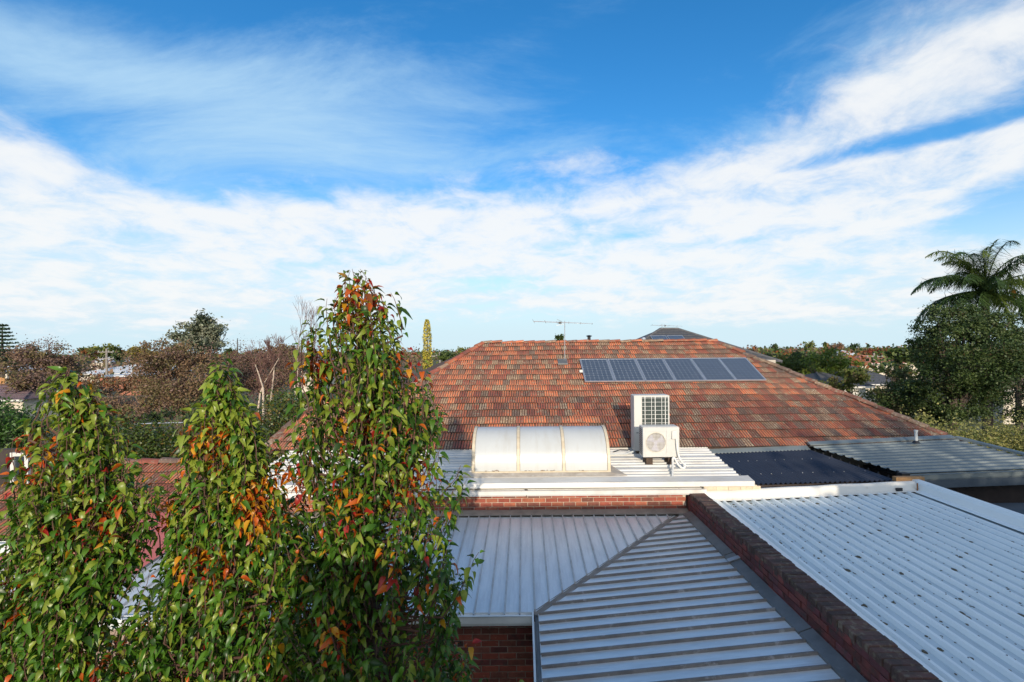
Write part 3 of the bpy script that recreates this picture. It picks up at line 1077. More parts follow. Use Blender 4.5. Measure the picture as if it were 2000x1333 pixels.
def solar(name, O, xd, yd, w, l, label, group, nx=6, ny=9):
    O, xd, yd = Vector(O), Vector(xd).normalized(), Vector(yd).normalized()
    nd = xd.cross(yd).normalized()
    t = thing(name, O, label, 'solar panel', group)
    fw, ft = .022, .038

    def pt(a, b_, c_): return O + xd * a + yd * b_ + nd * c_

    def bar(mb, a0, b0, a1, b1, c0, c1):
        mb.hexa([pt(a0, b0, c0), pt(a1, b0, c0), pt(a1, b1, c0), pt(a0, b1, c0), pt(a0, b0, c1), pt(a1, b0, c1), pt(a1, b1, c1), pt(a0, b1, c1)])
    b = MB()
    bar(b, 0, 0, w, fw, -ft, .002); bar(b, 0, l - fw, w, l, -ft, .002)
    bar(b, 0, fw, fw, l - fw, -ft, .002); bar(b, w - fw, fw, w, l - fw, -ft, .002)
    b.build('frame', M_alu, t)
    b = MB(); bar(b, fw, fw, w - fw, l - fw, -.012, -.005); b.build('glass_sheet', M_cellbg, t)
    b = MB()
    mx_, my_ = .022, .024
    cw, ch = (w - 2 * fw - 2 * mx_) / nx, (l - 2 * fw - 2 * my_) / ny
    g_ = .0045
    for i in range(nx):
        for j in range(ny):
            a0, a1 = fw + mx_ + i * cw + g_, fw + mx_ + (i + 1) * cw - g_
            b0, b1 = fw + my_ + j * ch + g_, fw + my_ + (j + 1) * ch - g_
            k = cw * .15
            b.add([pt(q[0], q[1], -.0035) for q in ((a0 + k, b0), (a1 - k, b0), (a1, b0 + k), (a1, b1 - k), (a1 - k, b1), (a0 + k, b1), (a0, b1 - k), (a0, b0 + k))], [tuple(range(8))])
    o = b.build('solar_cells', M_cell, t)
    o['kind'] = 'stuff'
    return t


for i in range(6):
    O = Vector((PX0 + i * PWID + .004, PY0, zr(PY0) + .135))
    t = solar('solar_panel', O, (1, 0, 0), (0, ct, st), PWID - .009, PL,
              'solar panel on the orange tile roof, %s in the row of six' % WHICH[i], 'solar panels in a row on the tile roof')
    b = MB()
    for f in (.22, .78):
        c0 = O + Vector((0, ct, st)) * (PL * f)
        b.hexa([c0 + Vector((0, 0, -.09)), c0 + Vector((PWID - .01, 0, -.09)), c0 + Vector((PWID - .01, .04, -.075)), c0 + Vector((0, .04, -.075)),
                c0 + Vector((0, 0, -.045)), c0 + Vector((PWID - .01, 0, -.045)), c0 + Vector((PWID - .01, .04, -.03)), c0 + Vector((0, .04, -.03))])
    b.build('rail', M_alu, t)
    if i == 0:
        b = MB(); c0 = O + Vector((0, ct, st)) * (PL * .42)
        b.box(c0 + Vector((-.10, -.03, -.03)), c0 + Vector((-.005, .03, .05))); b.build('junction_box', M_acwhite, t)


# ------------------------------------------------------------------ antennas
def antenna(base, top, boomL, boomR, label, n=11, elen=.55, r=.012, flash=False):
    base, top, A, B = Vector(base), Vector(top), Vector(boomL), Vector(boomR)
    t = thing('antenna', base, label, 'antenna')
    b = MB(); b.tube([base, top], r * 1.1, 6); b.build('mast', M_galv, t)
    b = MB(); b.tube([A, A.lerp(B, .82), B], [r * 1.15, r * 1.0, r * .5], 6); b.build('boom', M_alu, t)
    for k in range(n):
        f = k / (n - 1)
        c0 = A.lerp(B, f)
        ln = elen * (1 - .45 * f)
        d = Vector((.10, 1, .10 if k % 2 else -.05)).normalized()
        b = MB(); b.tube([c0 - d * ln, c0 + d * ln], r * .42, 4); b.build('element', M_galv, t)
    c0 = A.lerp(B, .45)
    b = MB(); b.box(c0 - Vector((.05, .03, .05)), c0 + Vector((.05, .03, .02))); b.build('balun_box', M_black, t)
    b = MB()
    b.tube([c0 + Vector((-.10, 0, .10)), c0 + Vector((.06, 0, .03)), c0 + Vector((.12, 0, -.06)), c0 + Vector((-.12, 0, -.10))], r * .6, 5)
    b.build('reflector', M_galv, t)
    if flash:
        b = MB()
        q = onplane(1090, 716)
        b.hexa([Vector((q.x, q.y, q.z + .06)), Vector((q.x + .32, q.y, q.z + .06)), Vector((q.x + .32, q.y + .34 * ct, q.z + .06 + .34 * st)), Vector((q.x, q.y + .34 * ct, q.z + .06 + .34 * st)),
                Vector((q.x, q.y, q.z + .09)), Vector((q.x + .32, q.y, q.z + .09)), Vector((q.x + .32, q.y + .34 * ct, q.z + .09 + .34 * st)), Vector((q.x, q.y + .34 * ct, q.z + .09 + .34 * st))])
        b.build('base_flashing', M_lead, t)
    return t


bs = onplane(1103, 706)
antenna(bs, P(1103, 627, bs.y), P(1042, 628, bs.y), P(1157, 632.5, bs.y), 'TV antenna on a thin mast over the ridge of the orange tile roof', flash=True)

# ------------------------------------------------------------------ standing seam roofed wing in front
wing = thing('brick_wing', Cz(-1, 7.5, -H), 'low brick wing with a blue grey standing seam roof and a valley', 'building')
YT, ZT, YB, ZB = 8.98, -3.285, 6.12, -3.55      # top and eave of the left slope
SLP = (ZT - ZB) / (YT - YB)
XV = 0.12                                          # x where the valley meets the eave corner
XR = XV + (YT - YB)                                # right top edge
XL = -6.2
deck = MB()
e_ = .02
deck.add([Cz(XL, YB, ZB - e_), Cz(XV, YB, ZB - e_), Cz(XR, YT, ZT - e_), Cz(XL, YT, ZT - e_), Cz(XV, 1.2, ZB - e_), Cz(XR, 1.2, ZT - e_), Cz(XV + .04, YB, ZB - e_ - .001)],
         [(0, 1, 2, 3), (1, 4, 5, 2)])
sroof = deck.build('standing_seam_roof', M_lead, wing)
SP = .2055


def zl(y): return ZB + SLP * (y - YB)
def zx(x): return ZB + SLP * (x - XV)


xs = [XV - SP * k for k in range(31)] + [XV + SP * k for k in range(1, 15)]
xs = sorted(q for q in xs if XL <= q <= XR)
VOFF = .055
for a, b_ in zip(xs, xs[1:] + [XR]):
    if b_ - a < .02: continue
    ya = max(YB - .03, YB + (a - XV) + VOFF) if a > XV - .06 else YB - .03
    yb = max(YB - .03, YB + (b_ - XV) + VOFF) if b_ > XV - .06 else YB - .03
    ya, yb = min(ya, YT - .01), min(yb, YT - .01)
    mid = (a + b_) / 2
    dz = random.uniform(-.0015, .0015)
    obj('roof_panel', [Cz(a + .012, ya, zl(ya) + dz), Cz(mid, (ya + yb) / 2, zl((ya + yb) / 2) - .001), Cz(b_ - .012, yb, zl(yb) + dz),
                       Cz(b_ - .012, YT, ZT + dz), Cz(mid, YT, ZT - .001), Cz(a + .012, YT, ZT + dz)], [(0, 1, 4, 5), (1, 2, 3, 4)], M_zinc, sroof)
for a in xs:
    y0 = max(YB - .03, YB + (a - XV) + VOFF) if a > XV - .06 else YB - .03
    if YT - y0 < .08: continue
    b = MB()
    w0, w1, hh = .012, .009, .034
    y1 = YT + .02
    b.hexa([Cz(a - w0, y0, zl(y0) - .005), Cz(a + w0, y0, zl(y0) - .005), Cz(a + w0, y1, zl(y1) - .005), Cz(a - w0, y1, zl(y1) - .005),
            Cz(a - w1, y0, zl(y0) + hh), Cz(a + w1, y0, zl(y0) + hh), Cz(a + w1, y1, zl(y1) + hh), Cz(a - w1, y1, zl(y1) + hh)])
    b.build('seam', M_seam, sroof)
ys = [YB - .02 + SP * k for k in range(-24, 15)]
ys = [q for q in ys if 1.3 < q < YT]
XE = XV + .045
for a, b_ in zip(ys, ys[1:] + [YT]):
    xa = max(XE, XV + (a - YB) + VOFF); xb = max(XE, XV + (b_ - YB) + VOFF)
    x1 = XR + .15
    if x1 - xa < .05: continue
    mid = (a + b_) / 2
    dz = random.uniform(-.0015, .0015)
    xm = (xa + xb) / 2
    obj('roof_panel', [Cz(xa, a + .014, zx(xa) + dz), Cz(x1, a + .014, zx(x1) + dz), Cz(x1, mid, zx(x1) - .001), Cz(xm, mid, zx(xm) - .001),
                       Cz(x1, b_ - .014, zx(x1) + dz), Cz(xb, b_ - .014, zx(xb) + dz)], [(0, 1, 2, 3), (3, 2, 4, 5)], M_zinc2, sroof)
for a in ys:
    xa = max(XE, XV + (a - YB) + VOFF)
    x1 = XR + .17 + random.uniform(-.015, .02)
    if x1 - xa < .08: continue
    b = MB()
    w0, w1, hh = .015, .010, .031
    b.hexa([Cz(xa, a - w0, zx(xa) - .005), Cz(x1, a - w0, zx(x1) - .005), Cz(x1, a + w0, zx(x1) - .005), Cz(xa, a + w0, zx(xa) - .005),
            Cz(xa, a - w1, zx(xa) + hh), Cz(x1, a - w1, zx(x1) + hh), Cz(x1, a + w1, zx(x1) + hh), Cz(xa, a + w1, zx(xa) + hh)])
    b.build('seam', M_seam_shade, sroof)
# valley gutter
b = MB()
for (o1, o2, zz1, zz2) in ((-.055, .0, .006, -.012), (.0, .055, -.012, .006)):
    pa, pb_ = Vector((XV, YB)), Vector((XR, YT))
    nn = Vector((1, -1)).normalized()
    q = [pa + nn * o1, pb_ + nn * o1, pb_ + nn * o2, pa + nn * o2]
    b.add([Cz(q[0].x, q[0].y, ZB + zz1), Cz(q[1].x, q[1].y, ZT + zz1), Cz(q[2].x, q[2].y, ZT + zz2), Cz(q[3].x, q[3].y, ZB + zz2)], [(0, 1, 2, 3)])
b.build('valley_flashing', M_dirty, sroof)
# apron along the rear wall
b = MB()
b.hexa([Cz(XL, YT - .01, ZT + .032), Cz(3.25, YT - .01, ZT + .032), Cz(3.25, W1Y - .02, ZT + .02), Cz(XL, W1Y - .02, ZT + .02),
        Cz(XL, YT - .01, ZT + .048), Cz(3.25, YT - .01, ZT + .048), Cz(3.25, W1Y - .02, ZT + .088), Cz(XL, W1Y - .02, ZT + .088)])
b.build('apron_flashing', M_dirty, wing)
# flashing along the parapet, in overlapping lengths
for i in range(4):
    ya, yb = 1.3 + i * 1.95, 1.3 + (i + 1) * 1.95 - .02
    yb = min(yb, 8.96)
    e2 = .002 * (i % 2)
    b = MB()
    b.hexa([Cz(XR + .13, ya, ZT + .0), Cz(3.258, ya, ZT + .0), Cz(3.258, yb, ZT + .0), Cz(XR + .13, yb, ZT + .0),
            Cz(XR + .13, ya, ZT + .042 + e2), Cz(3.258, ya, ZT + .095 + e2), Cz(3.258, yb, ZT + .095 + e2), Cz(XR + .13, yb, ZT + .042 + e2)])
    b.build('wall_flashing', M_lead, wing)
b = MB(); b.hexa([Cz(XR + .10, 6.9, ZT + .05), Cz(3.256, 6.9, ZT + .10), Cz(3.256, 6.98, ZT + .10), Cz(XR + .10, 6.98, ZT + .05),
                  Cz(XR + .10, 6.9, ZT + .062), Cz(3.256, 6.9, ZT + .118), Cz(3.256, 6.98, ZT + .118), Cz(XR + .10, 6.98, ZT + .062)])
b.build('strap', M_galv, wing)
M_gutter = mat('pale_gutter', (.70, .74, .74), (.58, .62, .62), .45, scale=3, lo=.45, hi=.75)
gutter(wing, Cz(XL, YB + .02, ZB + .035), Cz(XV - .03, YB + .02, ZB + .035), (0, -1, 0), .11, .14, M_gutter)
gutter(wing, Cz(XV + .055, 1.3, ZB + .035), Cz(XV + .055, YB - .0, ZB + .035), (-1, 0, 0), .085, .14, M_gutter)
b = MB()
for k in range(16):
    yy = 1.5 + k * .29
    b.box(Cz(XV + .012, yy, ZB - .05), Cz(XV + .05, yy + .2, ZB - .02))
o = b.build('gutter_litter', mat('leaf_litter', (.05, .035, .028), (.03, .022, .02), .95, scale=15, bump=.5), wing); o['kind'] = 'stuff'
b = MB()
b.box((XL, 6.221, 0), (XV + .10, 6.42, H + ZB - .08))
b.box((XL, 6.20, H + ZB - .145), (XV + .0, 6.43, H + ZB - .09))
fw_ = b.build('brick_wall', M_mortard, wing)
brickwork(fw_, (-2.2, 6.262, 0), (1, 0, 0), (0, -1, 0), 2.30, H - 3.70, 18, M_brick[:1] + M_brick[2:] + M_brickd[:1], (3, 2, 2), .03, 0.0)
b = MB(); b.box((XV + .12, 1.3, 0), (XV + .3, 6.2, H + ZB - .08)); b.build('side_wall', M_mortard, wing)

# ------------------------------------------------------------------ brick parapet
par = thing('parapet_wall', Cz(3.4, 6, -H), 'long weathered dark red brick parapet between the two metal roofs', 'wall')
PXL, PXR, PZT = 3.262, 3.55, -2.852
b = MB()
b.box((PXL + .014, 1.4, 0), (PXR - .012, 8.99, H + PZT - .052))
b.box((PXL + .002, 8.985, 0), (PXR - .012, 9.158, H - 2.912))
b.build('core', M_brickd[0], par)
off = world_off(par)
z = H + PZT - .1105
for j in range(4):
    y = 1.45 - (j % 2) * .12
    while y < 8.99:
        y0, y1 = max(y, 1.4), min(y + .23, 8.99)
        if y1 - y0 > .06 and y1 > 3.2:
            l = .230 if y1 - y0 > .225 else round(y1 - y0, 3)
            o = bpy.data.objects.new('brick', brick_mesh('s', random.choice(M_brickd), l))
            o.location = Vector((PXL + .05 + random.uniform(-.009, .007), (y0 + y1) / 2, z - .086 * j)) - off
            o.rotation_euler = (random.uniform(-.012, .012), random.uniform(-.01, .01), -math.pi / 2)
            link(o, par)
        y += .24
cm = []
for m in M_coping:
    for dv in range(3):
        v, c = [], .009
        jit = [random.uniform(-.006, .006) for _ in range(24)]
        W_, D_, T_ = .286 / 2, .076 / 2, .11
        base = [(-W_, -D_, 0), (W_, -D_, 0), (W_, D_, 0), (-W_, D_, 0)]
        v = base + [(-W_ + jit[0], -D_, T_ - c), (W_ + jit[1], -D_, T_ - c), (W_ + jit[2], D_, T_ - c), (-W_ + jit[3], D_, T_ - c),
                    (-W_ + c, -D_ + c * .6, T_ + jit[4] * .6), (W_ - c, -D_ + c * .6, T_ + jit[5] * .6), (W_ - c, D_ - c * .6, T_ + jit[6] * .6), (-W_ + c, D_ - c * .6, T_ + jit[7] * .6)]
        f = [(0, 1, 5, 4), (1, 2, 6, 5), (2, 3, 7, 6), (3, 0, 4, 7), (4, 5, 9, 8), (5, 6, 10, 9), (6, 7, 11, 10), (7, 4, 8, 11), (8, 9, 10, 11)]
        me = bpy.data.meshes.new('coping_brick'); me.from_pydata(v, [], f); me.materials.append(m); cm.append(me)
y = 1.45
while y < 8.96:
    if y > 3.0:
        o = bpy.data.objects.new('coping_brick', random.choice(cm))
        o.location = Vector(((PXL + PXR) / 2 + random.uniform(-.006, .006), y, H + PZT - .105 + random.uniform(-.006, .004))) - off
        o.rotation_euler = (random.uniform(-.035, .035), random.uniform(-.025, .025), random.uniform(-.05, .05))
        link(o, par)
    y += .0862

# ------------------------------------------------------------------ white corrugated roof on the right
wb = thing('white_roofed_building', Cz(5.8, 5.5, -H), 'building with a bluish white ribbed roof spotted with moss right of the parapet', 'building')
CX0, CX1, CY1 = 3.80, 7.72, 8.93
CZ0, CZ1 = -3.02, -2.865
S3 = Vector((CX1 - CX0, 0, CZ1 - CZ0)).normalized()
N3 = Vector((-S3.z, 0, S3.x))
T3 = Vector((0, 1, .012)).normalized()
Lw = (Vector((CX1 - CX0, 0, CZ1 - CZ0))).length
b = MB()
b.box((PXR + .02, 1.2, 0), (CX1 + .14, CY1 + .18, H - 3.20))
b.build('wall', M_render, wb)
base3 = MB()
base3.add([Cz(CX0 - .05, 1.2, CZ0 - .02 - .09), Cz(CX1, 1.2, CZ1 - .02 - .09), Cz(CX1, CY1, CZ1 - .02), Cz(CX0 - .05, CY1, CZ0 - .02)], [(0, 1, 2, 3)])
croof = base3.build('ribbed_roof', M_whitecorr, wb)
k = 0
s = 0.0
PER = .19
while s < Lw - .01:
    s1 = min(s + .76, Lw)
    vs, fs = sheet(trap(s, s1, PER, .045, .036, .078), Cz(CX0, CY1, CZ0) + N3 * (.0012 * (k % 2)), S3, T3, N3, lambda q: -7.7, lambda q: 0.0, 1)
    obj('roof_sheet', vs, fs, [M_whitecorr, M_pan], croof, mi=[1 if q % 4 == 0 else 0 for q in range(len(fs))])
    s += .76; k += 1
# rows of roofing screws on the rib crests
b = MB()
for row in range(6):
    yy = 8.6 - row * 1.05
    s_ = PER / 2
    while s_ < Lw - .05:
        q = Cz(CX0, CY1, CZ0) + S3 * s_ + T3 * (yy - CY1 + random.uniform(-.012, .012)) + N3 * .045
        b.tube([q, q + N3 * .008], .0075, 6)
        s_ += PER * 2
o = b.build('roof_screws', mat('dull_screw', (.30, .31, .31), None, .6, metal=.3), wb); o['kind'] = 'stuff'
# flashing over the parapet side
b = MB()
prof = [(PXR - .01, -2.858), (PXR + .02, -2.868), (PXR + .13, -2.945), (CX0 + .02, CZ0 + .036), (CX0 + .02, CZ0 - .01)]
vs = []
for yy in (1.2, CY1 + .1):
    for (x_, z_) in prof:
        vs.append(Cz(x_, yy, z_ - (.085 if yy < 2 and x_ > PXR + .05 else 0)))
n = len(prof)
b.add(vs, [(i, i + 1, n + i + 1, n + i) for i in range(n - 1)])
b.build('side_flashing', M_whitecorr, wb)
# curved upstand at the back
prof = [(CY1 - .04, .036), (CY1 + .02, .045), (CY1 + .05, .09), (CY1 + .07, .15), (CY1 + .10, .185), (CY1 + .15, .195), (CY1 + .21, .18)]
vs = []
nx_ = 24
for i in range(nx_ + 1):
    f = i / nx_
    x_ = PXR + .0 + (CX1 + .02 - PXR) * f
    zb = CZ0 + (CZ1 - CZ0) * max(0, (x_ - CX0)) / (CX1 - CX0)
    for (y_, z_) in prof:
        vs.append(Cz(x_, y_ + .006 * math.sin(i * 1.3), zb + z_ + .004 * math.sin(i * .9)))
n = len(prof)
fs = [(i * n + k, (i + 1) * n + k, (i + 1) * n + k + 1, i * n + k + 1) for i in range(nx_) for k in range(n - 1)]
obj('back_upstand', vs, fs, mat('cream_white_paint', (.76, .74, .68), (.68, .65, .57), .4, scale=1.5, lo=.4, hi=.75, c3=(.5, .42, .3), scale3=6, lo3=.66, hi3=.82), wb, smooth=True)
b = MB(); b.box(Cz(7.45, CY1 + .20, -2.70), Cz(8.02, CY1 + .30, -2.61)); b.build('timber_end', mat('raw_timber', (.42, .24, .10), (.30, .16, .07), .8, scale=8, stretch=(.5, 4, 4)), wb)
b = MB(); b.box(Cz(7.30, CY1 + .01, -2.83), Cz(7.42, CY1 + .04, -2.77)); b.build('dark_clip', M_black, wb)
# raised flashing on the right
prof = [(CX1 - .10, CZ1 + .034), (CX1 + .0, CZ1 + .06), (CX1 + .03, -2.70), (CX1 + .06, -2.655), (CX1 + .18, -2.648), (CX1 + .20, -2.70), (CX1 + .20, -3.1)]
vs = []
for yy in (1.2, CY1 + .28):
    for (x_, z_) in prof:
        vs.append(Cz(x_, yy, z_ - (.085 if yy < 2 else 0)))
n = len(prof)
obj('ridge_flashing', vs, [(i, i + 1, n + i + 1, n + i) for i in range(n - 1)], M_whitecorr, wb)
b = MB(); b.tube([Cz(CX1 - .02, CY1 + .0, -2.67), Cz(CX1 - .02, CY1 + .0, -2.86)], .012, 6); b.build('rusty_pin', mat('rust', (.28, .12, .05), None, .9), wb)

# moss and leaf crumbs lying in the pans
MV, MQ = [], []
cnt = 0
prs = np.random.default_rng(21)
while cnt < 1250:
    s_ = prs.uniform(.15, Lw - .25)
    yy = 8.85 - abs(prs.normal(0, 2.3)) if prs.random() < .55 else prs.uniform(3.0, 8.85)
    if yy < 2.6: continue
    if prs.random() < .45 * max(0, (s_ - 2.4) / 1.5): continue
    ph = (s_ % PER) / PER
    if .27 < ph < .73: continue
    rad = prs.choice([.007, .010, .016, .026, .034], p=[.52, .32, .12, .035, .005]) * prs.uniform(.8, 1.25)
    c0 = Cz(CX0, CY1, CZ0) + S3 * s_ + T3 * (yy - CY1)
    nseg = 6
    st0 = len(MV)
    a0 = prs.uniform(0, 6)
    for rr_, hh in ((1.0, .001), (.62, .45)):
        for kk in range(nseg):
            aa = a0 + 2 * math.pi * kk / nseg
            r_ = rad * rr_ * prs.uniform(.65, 1.3)
            MV.append(c0 + S3 * (r_ * math.cos(aa)) + T3 * (r_ * 1.35 * math.sin(aa)) + N3 * (hh * rad * .75 + .002))
    for kk in range(nseg):
        k2 = (kk + 1) % nseg
        MQ.append((st0 + kk, st0 + k2, st0 + nseg + k2, st0 + nseg + kk))
    MQ.append(tuple(st0 + nseg + kk for kk in range(nseg)))
    cnt += 1
o = obj('moss', MV, MQ, mat('dark_moss', (.085, .085, .055), (.14, .115, .08), .95, scale=30, bump=.6))
tag(o, 'dark moss clumps and leaf crumbs scattered over the white ribbed roof', 'moss', kind='stuff')

# ------------------------------------------------------------------ navy corrugated canopy
nv = thing('canopy', Cz(6, 10.2, -H), 'low canopy of dark navy corrugated steel below the tile eave', 'canopy')
a_, b2, c_, d_ = P(1376, 889, 10.95), P(1583, 881, 10.95), P(1752, 941, 9.42), P(1462, 948.5, 9.42)
nper = 30
vs, fs = [], []
kk = 6
npt = nper * kk
for row in range(2):
    p0, p1 = (a_, b2) if row == 0 else (d_, c_)
    for i in range(npt + 1):
        q = p0.lerp(p1, i / npt)
        vs.append(q + Vector((0, 0, .020 * (1 - math.cos(2 * math.pi * i / kk)))))
n = npt + 1
fs = [(n + i, n + i + 1, i + 1, i) for i in range(npt)]
nroof = obj('corrugated_roof', vs, fs, M_navy, nv, smooth=True)
b = MB()
for (f0, f1) in ((.3, 0), (.72, 0)):
    for i in range(13):
        q = a_.lerp(b2, (i + .5) / 13).lerp(d_.lerp(c_, (i + .5) / 13), f0)
        b.box(q + Vector((-.008, -.008, .022)), q + Vector((.008, .008, .033)))
o = b.build('roof_screws', M_galv, nv); o['kind'] = 'stuff'
b = MB(); b.hexa([d_ + Vector((0, .02, -.16)), c_ + Vector((0, .02, -.16)), c_ + Vector((0, .1, -.16)), d_ + Vector((0, .1, -.16)), d_ + Vector((0, .02, -.01)), c_ + Vector((0, .02, -.01)), c_ + Vector((0, .1, -.01)), d_ + Vector((0, .1, -.01))])
b.build('beam', M_darkwall, nv)
b = MB(); b.hexa([a_ + Vector((0, .0, .02)), b2 + Vector((0, .0, .02)), b2 + Vector((0, .14, .09)), a_ + Vector((0, .14, .09)), a_ + Vector((0, .0, .035)), b2 + Vector((0, .0, .035)), b2 + Vector((0, .14, .105)), a_ + Vector((0, .14, .105))])
b.build('back_flashing', M_grey, nv)
for q in (d_, c_):
    b = MB(); b.box((q.x - .05 if q is c_ else q.x + .02, q.y + .03, 0), (q.x + .02 if q is c_ else q.x + .09, q.y + .09, q.z - .16)); b.build('post', M_darkwall, nv)
for i in range(9):
    q = b2.lerp(c_, (i + .6) / 9.3)
    b = MB(); b.add([q + Vector((-.035, .01, .0)), q + Vector((.035, .01, .0)), q + Vector((.0, .01, .075)), q + Vector((-.035, .03, .0)), q + Vector((.035, .03, .0)), q + Vector((0, .03, .075))],
                    [(0, 1, 2), (5, 4, 3), (0, 2, 5, 3), (1, 4, 5, 2), (0, 3, 4, 1)])
    b.build('edge_tab', M_black, nv)

# ------------------------------------------------------------------ grey shed roof at the right
gs = thing('grey_shed', Cz(9.4, 10.4, -H), 'shed with a grey green ribbed steel roof beside the navy canopy', 'shed')
A_, B_ = P(1580, 872, 11.0), P(1862, 858.5, 11.05)
C_, D_ = P(2080, 913, 9.45), P(1763, 925, 9.45)
O = D_
nrib = 11
vs, fs = [], []
pr = trap(0, 1.0, 1 / nrib, .028, .030 / 1.7 * 1.0, .075 / 1.7)
for end in (0, 1):
    for (s_, h_) in pr:
        q = (D_.lerp(A_, s_) if end == 0 else C_.lerp(B_ + Vector((.0, 0, 0)), s_))
        vs.append(q + Vector((0, -.1, 1)).normalized() * h_)
n = len(pr)
fs = [(i, n + i, n + i + 1, i + 1) for i in range(n - 1)]
groof = obj('steel_roof', vs, fs, M_grey, gs)
b = MB()
q0, q1 = C_ + Vector((-.02, 0, .0)), B_
b.hexa([q0 + Vector((0, 0, .03)), q0 + Vector((.14, 0, .03)), q1 + Vector((.14, 0, .03)), q1 + Vector((0, 0, .03)), q0 + Vector((0, 0, .075)), q0 + Vector((.14, 0, .075)), q1 + Vector((.14, 0, .075)), q1 + Vector((0, 0, .075))])
b.build('barge_cap', M_grey, gs)
b = MB()
b.hexa([A_ + Vector((0, -.06, .03)), B_ + Vector((0, -.06, .03)), B_ + Vector((0, .06, .03)), A_ + Vector((0, .06, .03)), A_ + Vector((0, -.06, .05)), B_ + Vector((0, -.06, .05)), B_ + Vector((0, .06, .10)), A_ + Vector((0, .06, .10))])
b.build('top_flashing', M_grey, gs)
gutter(gs, D_ + Vector((.0, .02, -.01)), C_ + Vector((0, .02, -.01)), (0, -1, 0), .13, .13, M_grey)
b = MB()
b.hexa([D_ + Vector((0, -.10, -.30)), C_ + Vector((0, -.10, -.30)), C_ + Vector((0, .06, -.30)), D_ + Vector((0, .06, -.30)), D_ + Vector((0, -.10, -.135)), C_ + Vector((0, -.10, -.135)), C_ + Vector((0, .06, -.135)), D_ + Vector((0, .06, -.135))])
b.build('fascia', M_greyd, gs)
b = MB(); q = D_; b.box(q + Vector((-.14, -.16, -.10)), q + Vector((.02, -.02, .04))); b.build('gutter_end', M_black, gs)
b = MB(); b.box((D_.x + .3, D_.y + .3, 0), (C_.x - .05, A_.y - .05, D_.z - .2)); b.build('wall', M_darkwall, gs)
pipe = thing('vent_pipe', P(1789.5, 864, 10.75), 'pale grey plastic vent pipe rising from the grey shed roof', 'pipe')
q0, q1 = P(1789.5, 865, 10.75), P(1789, 842, 10.75)
b = MB(); b.tube([q0, q1], .033, 10); b.build('pipe', M_pvc, pipe)
b = MB(); b.tube([q1 + Vector((0, 0, -.02)), q1 + Vector((0, 0, .02))], .040, 10); b.build('cap', M_pvc, pipe)
b = MB(); b.tube([q0 + Vector((0, 0, -.01)), q0 + Vector((0, 0, .05))], [.085, .036], 10); b.build('boot', M_black, pipe)
# dark yard between: low wall and lower roof
lw = thing('lower_roof', Cz(9.5, 8.2, -H), 'low flat dark roof in shade below the grey shed gutter', 'roof')
b = MB(); b.hexa([Cz(7.98, 6.2, -3.35), Cz(12.5, 6.2, -3.35), Cz(12.5, 9.3, -3.28), Cz(7.98, 9.3, -3.28), Cz(7.98, 6.2, -3.27), Cz(12.5, 6.2, -3.27), Cz(12.5, 9.3, -3.2), Cz(7.98, 9.3, -3.2)])
b.build('roof_sheet', M_greyd, lw)
b = MB(); b.box((8.1, 6.4, 0), (12.3, 9.2, H - 3.36)); b.build('wall', M_darkwall, lw)

# ------------------------------------------------------------------ unseen houses added behind the camera to throw shade on the near roofs
hm = thing('unseen_shade_house', Cz(-3, -5, -H), 'unseen flat roofed house block added behind the viewpoint to shade the near roofs', 'house')
b = MB(); b.box((-1.2, -9, 0), (6.9, -1.2, H - .46)); b.build('wall', M_render, hm)
b = MB(); b.box((-1.3, -9.2, H - .458), (6.895, -1.1, H - .27)); b.build('roof', M_slate, hm)
hm = thing('unseen_shade_house', Cz(10, -5, -H), 'second unseen house block, a little taller, added behind the viewpoint to shade the white ribbed roof', 'house')
b = MB(); b.box((6.905, -9, 0), (15, -1.2, H - .02)); b.build('wall', M_render, hm)
b = MB(); b.box((6.9, -9.2, H - .018), (15.1, -1.1, H + .10)); b.build('roof', M_slate, hm)

